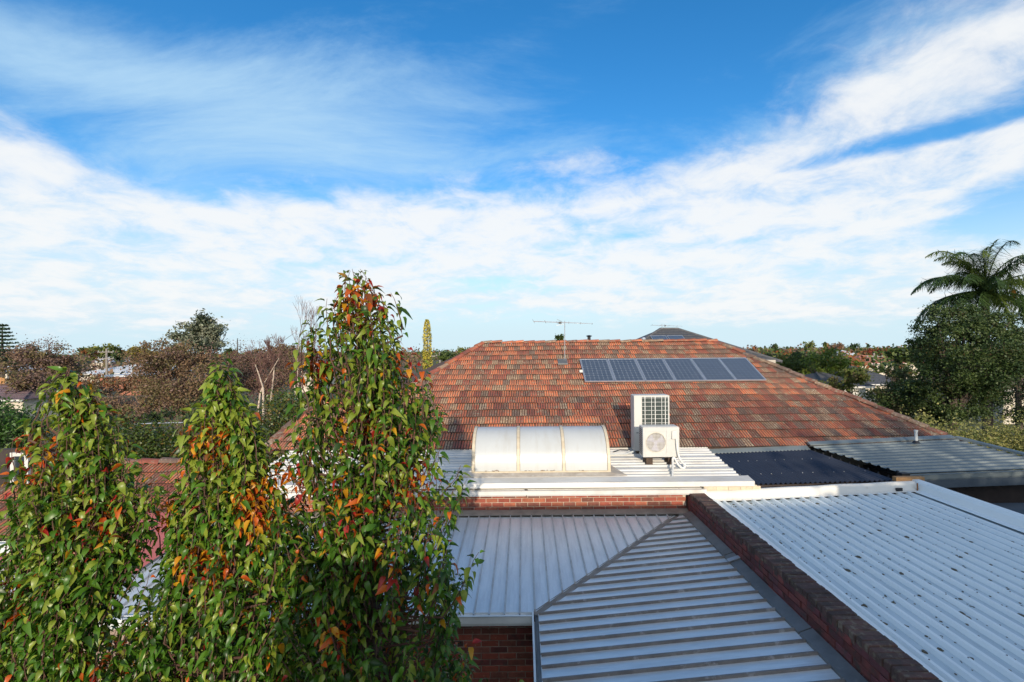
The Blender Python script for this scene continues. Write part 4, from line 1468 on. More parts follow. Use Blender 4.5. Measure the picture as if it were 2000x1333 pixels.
# ------------------------------------------------------------------ distant and mid-distance houses
def hip_house(name, x0, x1, y0, y1, wall, rise, label, wm, rm, over=.4, frac=.45, wins=(), zb=0.0, group=None):
    t = thing(name, ((x0 + x1) / 2, (y0 + y1) / 2, zb), label, 'house', group)
    b = MB(); b.box((x0, y0, zb), (x1, y1, zb + wall)); b.build('wall', wm, t)
    X0, X1, Y0, Y1 = x0 - over, x1 + over, y0 - over, y1 + over
    ym = (Y0 + Y1) / 2
    ins = min((X1 - X0) * .45, (Y1 - Y0) / 2 * frac * 2)
    zw = zb + wall
    A, B = (X0 + ins, ym, zw + rise), (X1 - ins, ym, zw + rise)
    nst = 10
    b = MB()
    c = [(X0, Y0, zw), (X1, Y0, zw), (X1, Y1, zw), (X0, Y1, zw)]
    def lp(p, q, f): return tuple(p[i] + (q[i] - p[i]) * f for i in range(3))
    for k in range(nst):               # stepped courses of the front slope
        f0, f1 = k / nst, (k + 1) / nst
        l0, r0, l1, r1 = lp(c[0], A, f0), lp(c[1], B, f0), lp(c[0], A, f1), lp(c[1], B, f1)
        up = .03
        b.add([(l0[0], l0[1], l0[2]), (r0[0], r0[1], r0[2]), (r0[0], r0[1], r0[2] + up), (l0[0], l0[1], l0[2] + up), (r1[0], r1[1], r1[2]), (l1[0], l1[1], l1[2])], [(0, 1, 2, 3), (3, 2, 4, 5)])
    b.add([c[1], c[2], B], [(0, 1, 2)]); b.add([c[2], c[3], A, B], [(0, 1, 2, 3)]); b.add([c[3], c[0], A], [(0, 1, 2)])
    b.add(c, [(0, 3, 2, 1)])
    r = b.build('roof', rm, t)
    b = MB(); b.tube([A, B], .09, 6); b.tube([c[0], A], .08, 6); b.tube([c[1], B], .08, 6); b.build('ridge', rm, r)
    b = MB(); b.box((X0, Y0 - .08, zw - .12), (X1, Y0 + .0, zw + .0)); b.build('gutter', M_white, t)
    for (wx, wz, ww, wh) in wins:
        b = MB(); b.box((wx - ww / 2 - .06, y0 - .05, zb + wz - .06), (wx + ww / 2 + .06, y0 + .02, zb + wz + wh + .06)); fr_ = b.build('window', M_white, t)
        b = MB(); b.box((wx - ww / 2, y0 - .06, zb + wz), (wx + ww / 2, y0 - .052, zb + wz + wh)); b.build('pane', M_glass, fr_)
    return t


# dark tiled house behind the ridge: long low roof and a taller hip with panels
M_brown = mat('brown_roof_tile', (.20, .13, .11), (.13, .085, .075), .85, scale=5)
M_terra = mat('far_terracotta', (.40, .16, .10), (.30, .12, .08), .85, scale=3)
M_purple = mat('purple_brown_tile', (.19, .125, .135), (.13, .085, .095), .85, scale=4)
M_palewall = mat('pale_wall', (.62, .56, .46), (.54, .48, .40), .85, scale=2)
M_paleroof = mat('pale_metal_roof', (.60, .62, .64), (.50, .52, .55), .45, scale=1)
db = thing('dark_roofed_house', Cz(6, 28, -H), 'house with a dark grey tiled hip roof rising behind the orange ridge', 'house')
b = MB(); b.box((.5, 23.5, 0), (13, 33, H - .6)); b.build('wall', M_render, db)
z1 = P(1150, 667, 25).z
b = MB()
xa_, xb_ = P(1040, 667, 25).x, P(1262, 667, 25).x
b.add([(xa_ - 2.4, 22.6, H - .9), (xb_ + 3, 22.6, H - .9), (xb_ + 3, 25, z1), (xa_ + .2, 25, z1), (xa_ - 2.4, 28.5, H - .9), (xb_ + 3, 28.5, H - .9)], [(0, 1, 2, 3), (3, 2, 5, 4), (0, 3, 4)])
b.build('lower_roof', M_slate, db)
rA, rB = P(1290, 643, 29.5), P(1324, 643, 29.5)
fz = H - .75
sl_ = (rA.z - fz) / (29.5 - 25.2)
xl_, xr_ = rA.x - 4.3, rB.x + 4.3
nst = 13
b = MB()
for k in range(nst):
    f0, f1 = k / nst, (k + 1) / nst
    def q(f, e): return (xl_ + (rA.x - xl_) * f if e == 0 else xr_ + (rB.x - xr_) * f, 25.2 + 4.3 * f, fz + (rA.z - fz) * f)
    l0, r0, l1, r1 = q(f0, 0), q(f0, 1), q(f1, 0), q(f1, 1)
    b.add([l0, r0, (r0[0], r0[1], r0[2] + .03), (l0[0], l0[1], l0[2] + .03), r1, l1], [(0, 1, 2, 3), (3, 2, 4, 5)])
b.add([(xr_, 25.2, fz), (xr_, 33.8, fz), tuple(rB)], [(0, 1, 2)]); b.add([(xr_, 33.8, fz), (xl_, 33.8, fz), tuple(rA), tuple(rB)], [(0, 1, 2, 3)]); b.add([(xl_, 33.8, fz), (xl_, 25.2, fz), tuple(rA)], [(0, 1, 2)])
ur = b.build('upper_roof', M_slate, db)
b = MB(); b.tube([rA, rB], .10, 6); b.tube([(xl_, 25.2, fz), rA], .09, 6); b.tube([(xr_, 25.2, fz), rB], .09, 6)
b.build('ridge', mat('dark_ridge', (.12, .12, .125), (.08, .08, .085), .7, scale=6), ur)
b = MB(); q0 = P(1257, 666, 25.0); b.tube([q0, q0 + Vector((0, 0, .10)), q0 + Vector((0, 0, .17)), q0 + Vector((0, 0, .2))], [.11, .12, .09, .02], 10); b.build('roof_ventilator', M_alu, db)
yd = Vector((0, 4.3, rA.z - fz)).normalized()
for i, (u0, u1) in enumerate(((1282, 1314), (1316, 1348))):
    yy = 27.0
    zz = fz + (rA.z - fz) * (yy - 25.2) / 4.3 + .1
    xa_ = P(u0, 660, yy).x; xb2 = P(u1, 660, yy).x
    solar('solar_panel', (xa_, yy, zz), (1, 0, 0), yd, xb2 - xa_, 1.5, ('left' if i == 0 else 'right') + ' of two small solar panels on the dark hip roof behind the ridge', 'solar panels on the dark roof', 6, 4)
fl = thing('flue', P(1150, 668, 24.3), 'black metal flue with a flat cowl rising behind the orange ridge', 'flue')
q0 = P(1150.5, 672, 24.3)
b = MB(); b.tube([q0, P(1150.5, 658, 24.3)], .085, 10); b.build('pipe', M_black, fl)
b = MB(); b.tube([P(1150.5, 658, 24.3), P(1150.5, 656.5, 24.3), P(1150.5, 655, 24.3)], [.12, .17, .05], 12); b.build('cowl', M_black, fl)
qa = P(1293, 643, 29.4)
antenna(qa, P(1293, 633, 29.4), P(1273, 635.5, 29.4), P(1331, 637.5, 29.4), 'small TV antenna on top of the dark hip roof', n=8, elen=.5, r=.014)

# neighbour with pink tiles and plum walls, seen through the pears
nb = thing('plum_house', Cz(-8, 8.5, -H), 'low house with plum painted walls and a pinkish tile roof behind the pear trees', 'house')
deckv = [Cz(-9.2, 8.2, -2.86), Cz(-5.9, 8.2, -2.86), Cz(-6.6, 9.35, -2.29), Cz(-9.2, 9.35, -2.29), Cz(-9.2, 11, -3.0), Cz(-5.9, 11, -3.0)]
r1_ = obj('tile_roof', deckv, [(0, 1, 2, 3), (3, 2, 5, 4), (1, 5, 2)], M_under, nb)


def pinkprob(x, y):
    return random.choices(range(6), (4, 5, 2, 1, 1.2, .3))[0]


lay_tiles(r1_, -9.1, -5.7, 8.2, -2.82, .5, 1.29, lambda y: -9.2, lambda y: -5.9 - (y - 8.2) * .6, pinkprob, 80, ex=.32)
lay_caps(r1_, Cz(-9.1, 9.33, -2.24), Cz(-6.6, 9.33, -2.24), (1, 1, 2, 1, 3, 0))
lay_caps(r1_, Cz(-5.9, 8.2, -2.82), Cz(-6.6, 9.33, -2.24), (1, 1, 2, 1, 3, 0))
r2_ = obj('tile_roof', [Cz(-11, 6.95, -2.82), Cz(-7.5, 6.95, -2.82), Cz(-7.5, 8.0, -2.28), Cz(-11, 8.0, -2.28), Cz(-11, 8.3, -2.9), Cz(-7.5, 8.3, -2.9)], [(0, 1, 2, 3), (3, 2, 5, 4), (1, 5, 2)], M_under, nb)
lay_tiles(r2_, -9.6, -7.5, 6.95, -2.77, .52, 1.0, lambda y: -9.8, lambda y: -7.5, pinkprob, 60, ex=.33)
b = MB(); b.box((-10.8, 7.3, 0), (-7.8, 10.8, H - 2.98)); b.box((-9, 8.5, 0), (-6.3, 10.8, H - 2.96)); b.build('wall', M_plum, nb)
gutter(nb, Cz(-11, 6.95, -2.83), Cz(-7.5, 6.95, -2.83), (0, -1, 0), .12, .15, M_gutter)
b = MB(); b.hexa([Cz(-11, 6.2, -3.55), Cz(-7.4, 6.2, -3.55), Cz(-7.4, 7.2, -3.4), Cz(-11, 7.2, -3.4), Cz(-11, 6.2, -3.5), Cz(-7.4, 6.2, -3.5), Cz(-7.4, 7.2, -3.34), Cz(-11, 7.2, -3.34)]); b.build('awning', M_paleroof, nb)
b = MB(); b.box((-12.5, 8.9, 0), (-9.6, 9.05, H - 1.85)); b.build('upper_wall', M_darkwall, nb)
b = MB()
b.box((-10.0, 8.84, H - 2.75), (-9.93, 8.9, H - 1.9)); b.box((-9.72, 8.84, H - 2.75), (-9.65, 8.9, H - 1.9)); b.box((-9.93, 8.84, H - 2.75), (-9.72, 8.9, H - 2.68)); b.box((-9.93, 8.84, H - 1.97), (-9.72, 8.9, H - 1.9))
wf = b.build('window', M_white, nb)
b = MB(); b.box((-9.93, 8.87, H - 2.68), (-9.72, 8.88, H - 1.97)); b.build('pane', M_glass, wf)

hip_house('house', *(P(-60, 760, 36).x, P(100, 760, 36).x), 34, 42, 2.0, 1.3, 'house with a purplish brown tile roof at the left edge', M_palewall, M_purple)
hip_house('house', P(180, 720, 70).x, P(330, 720, 70).x, 68, 80, 2.4, 1.5, 'house with a pale metal roof and tan wall beside the power pole', M_palewall, M_paleroof, wins=((P(238, 720, 68).x, .9, 1.6, 1.1), (P(275, 720, 68).x, .9, 1.6, 1.1)))
sh = thing('flat_roofed_shed', P(230, 760, 60), 'long shed with a white flat roof in front of the pale roofed house', 'shed')
q0, q1 = P(186, 734, 58), P(275, 730, 58)
b = MB(); b.box((q0.x, 58, q0.z - .22), (q1.x, 63.5, q0.z)); b.build('roof', M_paleroof, sh)
b = MB(); b.box((q0.x + .2, 58.3, 0), (q1.x - .2, 63, q0.z - .22)); b.build('wall', M_terra, sh)
hip_house('house', P(-20, 712, 85).x, P(18, 712, 85).x, 84, 94, 2.2, 1.4, 'far house with a grey blue roof at the left edge below the pine', M_palewall, M_paleroof)
hip_house('house', P(175, 705, 120).x, P(215, 705, 120).x, 120, 130, 3.2, 1.6, 'far pale blue roofed house left of the power pole', M_palewall, M_paleroof)
hip_house('house', P(588, 695, 60).x, P(618, 695, 60).x, 60, 66, 4.0, 1.2, 'two storey cream house with a brown roof left of the tallest pear tree', M_palewall, M_purple, wins=((P(596, 695, 60).x, 2.6, .7, .8), (P(609, 695, 60).x, 2.6, .7, .8)))
hip_house('house', P(1676, 725, 46).x, P(1745, 725, 46).x, 45, 54, 1.7, 1.55, 'house with a slate grey roof between the green palms and the big dark tree', M_palewall, M_slate)
hip_house('house', P(1662, 705, 75).x, P(1790, 705, 75).x, 74, 84, 2.7, 1.2, 'long far house with an orange tile roof left of the big dark tree', M_palewall, M_terra)
hip_house('house', P(1655, 698, 110).x, P(1680, 698, 110).x, 110, 118, 3.4, 1.2, 'far white walled house behind the green palms', M_palewall, M_paleroof)
hip_house('house', P(1600, 755, 33).x, P(1668, 755, 33).x, 32, 38, 2.6, .8, 'white walled house half hidden behind the right hip of the tile roof', mat('white_wall', (.75, .74, .71), None, .8), M_slate)
hip_house('house', P(845, 705, 45).x, P(885, 705, 45).x, 44, 50, 3.2, 1.0, 'grey roofed house behind the left hip of the tile roof', M_palewall, M_purple)
hip_house('house', P(1930, 745, 32).x, P(2090, 745, 32).x, 31, 38, 2.4, 1.5, 'house with a brown tile roof at the right edge behind the big tree', M_palewall, M_brown)

# fence at the left edge
fn = thing('paling_fence', P(0, 765, 48), 'orange brown timber fence with a pale post at the left edge', 'fence')
fx0 = P(-60, 740, 48).x
fx1 = P(20, 740, 48).x
x = fx0
pm = mat('fence_paling', (.42, .22, .08), (.33, .17, .07), .85, scale=3, rnd=.15)
while x < fx1:
    b = MB(); b.box((x, 48, 0.9), (x + .19, 48.03, P(10, 737, 48).z + random.uniform(-.03, .03))); b.build('paling', pm, fn)
    x += .2
b = MB(); b.box((fx0, 48.03, 1.2), (fx1, 48.08, 1.3)); b.box((fx0, 48.03, 2.2), (fx1, 48.08, 2.3)); b.build('rail', pm, fn)
q0 = P(13, 731, 47.8); b = MB(); b.box((q0.x - .1, 47.75, 0), (q0.x + .1, 47.95, q0.z)); b.build('post', M_palewall, fn)


# ------------------------------------------------------------------ power poles and wires
def pole(u, vtop, d, label, arms=1):
    q = P(u, vtop, d)
    t = thing('power_pole', (q.x, q.y, 0), label, 'power pole')
    b = MB(); b.tube([(q.x, q.y, 0), q], [.16, .11], 8); b.build('pole', M_wood, t)
    for k in range(arms):
        b = MB(); b.box((q.x - 1.1, q.y - .18, q.z - .55 - k * .9), (q.x + 1.1, q.y - .06, q.z - .43 - k * .9)); a = b.build('crossarm', M_wood, t)
        for dx in (-1, -.4, .4, 1):
            b = MB(); b.tube([(q.x + dx, q.y - .12, q.z - .43 - k * .9), (q.x + dx, q.y - .12, q.z - .25 - k * .9)], [.05, .03], 6); b.build('insulator', M_grey, a)
    return q


q1 = pole(208, 681, 62, 'wooden power pole standing by the pale roofed house', 2)
q2 = pole(1707, 690, 62, 'thin power pole left of the big dark tree', 1)
q3 = pole(859, 688, 55, 'thin grey pole behind the left hip of the tile roof', 1)


def wire(a, b_, sag, label, r=.012):
    a, b_ = Vector(a), Vector(b_)
    m = MB()
    pts = []
    for i in range(13):
        f = i / 12
        p = a.lerp(b_, f); p.z -= sag * 4 * f * (1 - f)
        pts.append(p)
    m.tube(pts, r, 4)
    o = m.build('overhead_wire', M_wood)
    tag(o, label, 'wire', 'overhead wires over the gardens')


wire(q1 + Vector((-1, 0, -.3)), P(-80, 722, 30), .5, 'upper wire from the pole to the left edge of the picture')
wire(q1 + Vector((-.4, 0, -1.2)), P(-80, 728, 30), .6, 'lower wire from the pole to the left edge of the picture')
wire(P(-40, 768, 20), P(640, 735, 44), .8, 'wire crossing low in front of the brown trees', .010)
wire(P(-40, 773, 16), P(160, 766, 26), .2, 'wire over the purplish roof at the left', .010)
wire(q2 + Vector((1, 0, -.3)), P(1830, 700, 62), .4, 'wire from the right pole towards the big dark tree')
wire(q2 + Vector((-1, 0, -.3)), P(1660, 697, 80), .4, 'wire from the right pole towards the green palms')
cl = MB(); cl.tube([P(262, 829, 15), P(310, 827, 15.4), P(358, 826, 15.8)], .022, 6)
tag(cl.build('clothes_rail', M_alu), 'grey rail above the dark shrubs between two pear trees', 'rail')


# ------------------------------------------------------------------ foliage
def rand_rot(n, g_):
    q = g_.normal(size=(n, 4)); q /= np.linalg.norm(q, axis=1)[:, None]
    w, x, y, z = q.T
    return np.stack([np.stack([1 - 2 * (y * y + z * z), 2 * (x * y - z * w), 2 * (x * z + y * w)], 1),
                     np.stack([2 * (x * y + z * w), 1 - 2 * (x * x + z * z), 2 * (y * z - x * w)], 1),
                     np.stack([2 * (x * z - y * w), 2 * (y * z + x * w), 1 - 2 * (x * x + y * y)], 1)], 1)


def leaf_cloud(name, C, size, mats, w, parent=None, seed=0, asp=.5, stuff=False, size_jit=.35, hang=0.0, mi=None):
    """diamond leaves at the points C"""
    g_ = np.random.default_rng(seed)
    n = len(C)
    base = np.array([[0, -.5, 0], [asp * .5, 0, .06], [0, .5, 0], [-asp * .5, 0, .06]])
    Rm = rand_rot(n, g_)
    sz = size * (1 + g_.uniform(-size_jit, size_jit, n))
    V = np.einsum('nij,kj->nki', Rm, base) * sz[:, None, None]
    if hang:
        V[:, :, 2] *= (1 + hang)
    V += C[:, None, :]
    Q = np.arange(n * 4).reshape(n, 4)
    if mi is None:
        mi = g_.choice(len(mats), n, p=np.array(w) / np.sum(w))
    o = big_mesh(name, V.reshape(-1, 3), Q, mats, mi, parent, smooth=False)
    if stuff: o['kind'] = 'stuff'
    return o


def crown_points(lobes, n, seed, shell=.55, ncl=40, spread=.22):
    """points in clumps spread through a set of ellipsoids (cx, cy, cz, rx, ry, rz)"""
    g_ = np.random.default_rng(seed)
    lobes = np.array(lobes, float)
    vol = lobes[:, 3] * lobes[:, 4] * lobes[:, 5]
    k = g_.choice(len(lobes), ncl, p=vol / vol.sum())
    d = g_.normal(size=(ncl, 3)); d /= np.linalg.norm(d, axis=1)[:, None]
    r = (shell + (1 - shell) * g_.random(ncl)) * g_.uniform(.85, 1.0, ncl)
    cc = lobes[k, :3] + d * r[:, None] * lobes[k, 3:6]
    rad = lobes[k, 3:6].mean(1) * spread * g_.uniform(.6, 1.4, ncl)
    j = g_.choice(ncl, n)
    pts = cc[j] + g_.normal(size=(n, 3)) * rad[j, None] * np.array([1, 1, .75]) * .8
    return pts, j


G_DARK = [mat('foliage_dark', (.045, .085, .018), (.028, .056, .013), .6, scale=2, transl=.18), mat('foliage_dark_b', (.080, .120, .024), (.052, .082, .018), .6, scale=2, transl=.18),
          mat('foliage_bronze', (.075, .072, .022), (.052, .05, .017), .6, scale=2, transl=.2)]
G_MID = [mat('foliage_mid', (.080, .125, .022), (.052, .09, .017), .6, scale=1, transl=.25), mat('foliage_mid_b', (.125, .16, .030), (.088, .12, .022), .6, scale=1, transl=.25),
         mat('foliage_mid_dark', (.025, .045, .014), (.018, .032, .011), .6, scale=1, transl=.2)]
G_BRIGHT = [mat('foliage_bright', (.155, .225, .022), (.11, .175, .02), .55, scale=1, transl=.3), mat('foliage_bright_b', (.21, .235, .03), (.155, .185, .025), .55, scale=1, transl=.3), G_MID[0]]
G_GUM = [mat('foliage_gum', (.27, .30, .20), (.19, .22, .145), .6, scale=1, transl=.2), mat('foliage_gum_b', (.22, .225, .15), (.155, .165, .11), .6, scale=1, transl=.2), G_MID[2]]
G_BROWN = [mat('foliage_brown', (.26, .158, .088), (.18, .112, .064), .75, scale=1, transl=.2), mat('foliage_purple_brown', (.235, .145, .115), (.165, .105, .085), .75, scale=1, transl=.2),
           mat('foliage_olive', (.18, .145, .055), (.13, .105, .042), .7, scale=1, transl=.2)]
G_YEL = [mat('foliage_yellow', (.46, .34, .03), (.34, .25, .025), .6, scale=1, transl=.3), mat('foliage_yellow_b', (.30, .25, .03), (.22, .19, .025), .6, scale=1, transl=.3), G_BRIGHT[1]]
G_LIME = [mat('foliage_lime', (.24, .25, .04), (.18, .20, .035), .6, scale=1, transl=.3), mat('foliage_lime_b', (.17, .19, .04), (.12, .14, .03), .6, scale=1, transl=.3), G_MID[1]]
G_RED = [mat('foliage_red', (.28, .055, .022), (.20, .045, .02), .7, scale=1, transl=.25), mat('foliage_rust', (.30, .10, .03), (.22, .075, .025), .7, scale=1, transl=.25), G_BROWN[0]]
G_PILLY = [mat('foliage_glossy_green', (.085, .13, .02), (.055, .09, .016), .4, scale=2, transl=.2), mat('foliage_new_growth', (.20, .115, .022), (.15, .11, .02), .45, scale=2, transl=.25),
           mat('foliage_light_tip', (.13, .14, .03), (.09, .105, .022), .4, scale=2, transl=.25), G_DARK[0]]
G_HEDGE = [mat('foliage_hedge', (.065, .16, .022), (.045, .11, .018), .55, scale=2, transl=.25), mat('foliage_hedge_b', (.07, .145, .025), (.05, .105, .02), .55, scale=2, transl=.25), G_MID[2]]
G_PALE = [mat('foliage_pale_hedge', (.36, .34, .11), (.27, .26, .08), .6, scale=2, transl=.3), mat('foliage_pale_hedge_b', (.24, .25, .07), (.17, .185, .055), .6, scale=2, transl=.3), G_MID[1]]


def branches(mb, a, d, L_, r, depth, g_, spread=.5, up=.12, split=(2, 3), seg=3, minr=.006):
    a = Vector(a); d = Vector(d).normalized()
    pts, rs = [a.copy()], [r]
    p = a.copy()
    for i in range(seg):
        d = (d + Vector((g_.normal(0, .09), g_.normal(0, .09), g_.normal(0, .05) + up * .3))).normalized()
        p = p + d * (L_ / seg)
        pts.append(p.copy()); rs.append(max(minr, r * (1 - .45 * (i + 1) / seg)))
    mb.tube(pts, rs, 5 if depth > 2 else 3, caps=False)
    if depth <= 0: return
    for k in range(g_.integers(split[0], split[1] + 1)):
        ax = Vector((g_.normal(), g_.normal(), g_.normal() * .6)).normalized()
        nd = (d + ax * spread + Vector((0, 0, up))).normalized()
        f = g_.uniform(.55, 1.0)
        base = pts[-1] if k == 0 else pts[0].lerp(pts[-1], f)
        branches(mb, base, nd, L_ * g_.uniform(.62, .85), max(minr, rs[-1] * .8), depth - 1, g_, spread, up, split, max(2, seg - 1), minr)


TREE_N = [0]


def tree(name, u, d, lobes, n, size, mats, w, label, ncl=60, shell=.5, spread=.22, group=None, cat='tree', trunk=.16, seedo=0, bark=None):
    """lobes: (u, v, ru, rv) in picture units at distance d, depth radius = ru"""
    TREE_N[0] += 1
    sd_ = 100 + TREE_N[0] * 7 + seedo
    k = d / F
    L3 = []
    for i, (lu, lv, ru, rv) in enumerate(lobes):
        c = P(lu, lv, d)
        L3.append((c.x, c.y + (i % 3 - 1) * ru * k * .35, c.z, ru * k, ru * k, rv * k))
    bx = P(u, 700, d)
    t = thing(name, (bx.x, d, 0), label, cat, group)
    g_ = np.random.default_rng(sd_)
    b = MB()
    top = max(q[2] for q in L3)
    b.tube([(bx.x, d, 0), (bx.x + g_.normal(0, .1), d, top * .5), (bx.x + g_.normal(0, .15), d, top)], [trunk, trunk * .7, trunk * .25], 7)
    b.build('trunk', bark or M_bark, t)
    b = MB()
    for q in L3:
        for _ in range(3):
            s_ = Vector((bx.x, d, min(top * .6, q[2]) * g_.uniform(.5, .95)))
            e = Vector((q[0] + g_.normal(0, .35) * q[3], q[1] + g_.normal(0, .3) * q[4], q[2] + g_.uniform(-.2, .75) * q[5]))
            m_ = s_.lerp(e, .5) + Vector((0, 0, -.12 * (e - s_).length * .3))
            b.tube([s_, m_, e], [trunk * .45, trunk * .28, trunk * .08], 4, caps=False)
    b.build('branches', bark or M_bark, t)
    pts, j = crown_points(L3, n, sd_, shell, ncl, spread)
    # clump-wise colour so that light and dark patches show
    cl_ = g_.choice(len(mats), ncl, p=np.array(w) / np.sum(w))
    mi = np.where(g_.random(n) < .62, cl_[j], g_.choice(len(mats), n, p=np.array(w) / np.sum(w)))
    leaf_cloud('crown', pts, size, mats, w, t, sd_ + 1, asp=.62, mi=mi)
    return t


# --- mid distance, left
tree('gum_tree', 392, 52, [(372, 655, 26, 26), (400, 640, 34, 28), (418, 660, 24, 26), (395, 675, 38, 18)], 7500, .30, G_GUM, (3, 2, 1.3), 'tall grey green gum tree standing above the brown trees', 70, .35, .24, trunk=.3)
tree('brown_tree', 350, 30, [(345, 700, 62, 38), (400, 712, 50, 34), (300, 735, 45, 34), (360, 760, 75, 45), (320, 800, 60, 30), (410, 770, 40, 40)], 24000, .13, G_BROWN, (3, 1.6, 2.2), 'big brown autumn tree below the gum tree', 150, .4, .2, trunk=.28)
tree('brown_tree', 85, 42, [(60, 705, 42, 36), (110, 700, 40, 34), (85, 740, 60, 30), (135, 725, 30, 30)], 11000, .18, G_BROWN, (1.4, 3, 1.6), 'purplish brown tree beside the pine at the left edge', 110, .4, .2)
tree('dark_bush', 100, 50, [(70, 690, 14, 10), (95, 705, 12, 14)], 700, .3, G_MID, (3, 1, 2), 'green bush showing inside the purplish brown tree', 20, .4, .3)
tree('brown_tree', 95, 36, [(70, 745, 42, 18), (40, 738, 22, 14)], 1800, .2, G_BROWN, (2, 2, 2), 'small brown tree above the purplish roof', 40, .4, .25)
tree('brown_shrub', 215, 40, [(215, 752, 45, 16), (185, 745, 20, 14), (255, 750, 30, 18)], 2300, .2, [G_RED[1], G_BROWN[0], G_BROWN[2]], (2, 3, 2), 'rusty brown shrubs below the white flat roof', 50, .4, .25, cat='shrub')
tree('brown_tree', 240, 33, [(235, 800, 40, 35), (215, 790, 25, 25), (265, 815, 30, 25)], 6500, .12, G_BROWN, (2, 2, 2.5), 'olive brown tree right of the leftmost pear tree', 60, .4, .22)
tree('bare_grey_tree', 95, 60, [(95, 672, 30, 12)], 320, .16, [M_bare], (1,), 'bare grey twigged tree top over the purplish brown tree', 40, .3, .3)
tree('round_tree', 210, 130, [(212, 686, 26, 12), (190, 694, 18, 9), (240, 692, 10, 10)], 1400, .8, G_LIME, (3, 2, 1.5), 'round lime green tree far behind the power pole', 40, .4, .25)
tree('yellow_tree', 275, 95, [(272, 690, 14, 14), (290, 694, 16, 14), (262, 684, 10, 9)], 1300, .5, G_YEL, (3, 1.5, .8), 'bright yellow tree left of the brown trees', 40, .4, .25)
tree('conifer', 232, 100, [(232, 684, 7, 12), (232, 698, 14, 10)], 700, .5, G_MID, (2, .6, 3), 'small dark green conifer right of the power pole', 30, .3, .3)
tree('orange_tree', 248, 120, [(250, 690, 10, 8), (170, 690, 16, 8)], 600, .6, [G_RED[1], G_BROWN[2], G_LIME[1]], (2, 2, 2), 'far orange brown tree beside the small conifer', 24, .4, .25)
tree('green_tree', 8, 70, [(8, 692, 18, 18)], 700, .42, G_HEDGE, (2, 1, 2), 'green tree below the pine at the left edge', 30, .3, .3)
tree('green_shrub', 385, 24, [(320, 815, 25, 18), (390, 805, 40, 18)], 1500, .14, G_MID, (2, 1, 3), 'dark green shrub under the big brown tree', 40, .3, .3, cat='shrub')


def shrub_band(name, u0, u1, vt, vb, d, n, size, mats, w, label, seed, depth=1.2, wav=8, cat='shrub', stuff=False):
    g_ = np.random.default_rng(seed)
    L3 = []
    k = d / F
    u = u0
    while u < u1:
        r = g_.uniform(.8, 1.3) * (vb - vt) * .55
        c = P(u, vt + r * .8 + g_.uniform(-wav, wav), d + g_.uniform(-.4, .4) * depth)
        L3.append((c.x, c.y, c.z, r * k, depth * .7, r * k * 1.1))
        c2 = P(u + r * .4, vb - r * .4, d)
        L3.append((c2.x, c2.y, c2.z, r * k, depth * .7, r * k))
        u += r * 1.1
    pts, j = crown_points(L3, n, seed, .45, max(40, n // 60), .24)
    pts[:, 2] = np.maximum(pts[:, 2], .05)
    ncl = max(40, n // 60)
    cl_ = g_.choice(len(mats), ncl, p=np.array(w) / np.sum(w))
    mi = np.where(g_.random(n) < .5, cl_[j], g_.choice(len(mats), n, p=np.array(w) / np.sum(w)))
    c = P((u0 + u1) / 2, vb, d)
    t = thing(name, (c.x, d, 0), label, cat)
    leaf_cloud('foliage', pts, size, mats, w, t, seed + 1, asp=.55, mi=mi)
    b = MB()
    for q in L3[::2]:
        b.tube([(q[0], q[1], 0), (q[0], q[1], q[2])], [.05, .02], 5)
    b.build('stems', M_bark, t)
    return t


shrub_band('lilly_pilly_shrub', 225, 360, 822, 935, 13.0, 15000, .085, G_PILLY, (4, .9, 1.6, 1.6), 'glossy dark green shrub between the two left pear trees', 501)
shrub_band('lilly_pilly_shrub', 445, 565, 772, 930, 13.5, 15000, .085, G_PILLY, (4, .9, 1.8, 1.4), 'glossy green shrub with yellow tips left of the tallest pear tree', 502)
shrub_band('lilly_pilly_shrub', 560, 650, 772, 850, 14.6, 8000, .085, G_PILLY, (4, .8, 1.2, 2.2), 'dark glossy shrub behind the grey hip of the tile roof', 503)
shrub_band('clipped_hedge', -40, 62, 788, 875, 14, 16000, .08, G_HEDGE, (3, 2, 2), 'dense bright green hedge at the left edge behind the leftmost pear', 504, cat='hedge')
shrub_band('pale_hedge', 1790, 2080, 824, 905, 14.0, 20000, .075, G_PALE, (3, 2.2, 1.2), 'pale yellow green hedge behind the grey shed roof', 505, cat='hedge', wav=4)

# --- right side trees
tree('big_dark_tree', 1862, 20, [(1862, 690, 88, 90), (1855, 630, 62, 45), (1838, 690, 45, 60), (1905, 650, 55, 55), (1858, 770, 82, 60), (1925, 740, 60, 75), (1822, 740, 38, 55)], 60000, .088, G_DARK, (3, 2.4, .5), 'big dense dark evergreen tree at the right below the palm', 330, .60, .125, trunk=.2)
tree('dark_tree', 1990, 23, [(1995, 640, 40, 45), (2000, 720, 45, 70), (2010, 790, 50, 50)], 10000, .10, G_DARK, (2.5, 2.4, 1), 'dark evergreen tree at the right edge', 90, .55, .2)
tree('dark_shrub', 1740, 22, [(1740, 775, 52, 32), (1695, 782, 40, 26), (1778, 760, 34, 36), (1800, 800, 60, 30)], 13000, .095, G_DARK, (3, 1.6, 1.6), 'low dark shrubs left of the big dark tree', 130, .5, .2, cat='shrub')
tree('dark_shrub', 1740, 27, [(1738, 722, 22, 16), (1760, 735, 22, 20)], 1500, .13, G_DARK, (3, 1, 2), 'dark shrub top in front of the slate grey roof', 40, .5, .2, cat='shrub')
tree('green_bamboo', 1535, 40, [(1530, 715, 30, 22), (1560, 712, 28, 24), (1500, 705, 22, 14)], 5500, .17, G_MID, (3, 2, 1.5), 'mid green bushy tree behind the right end of the ridge', 60, .45, .22)
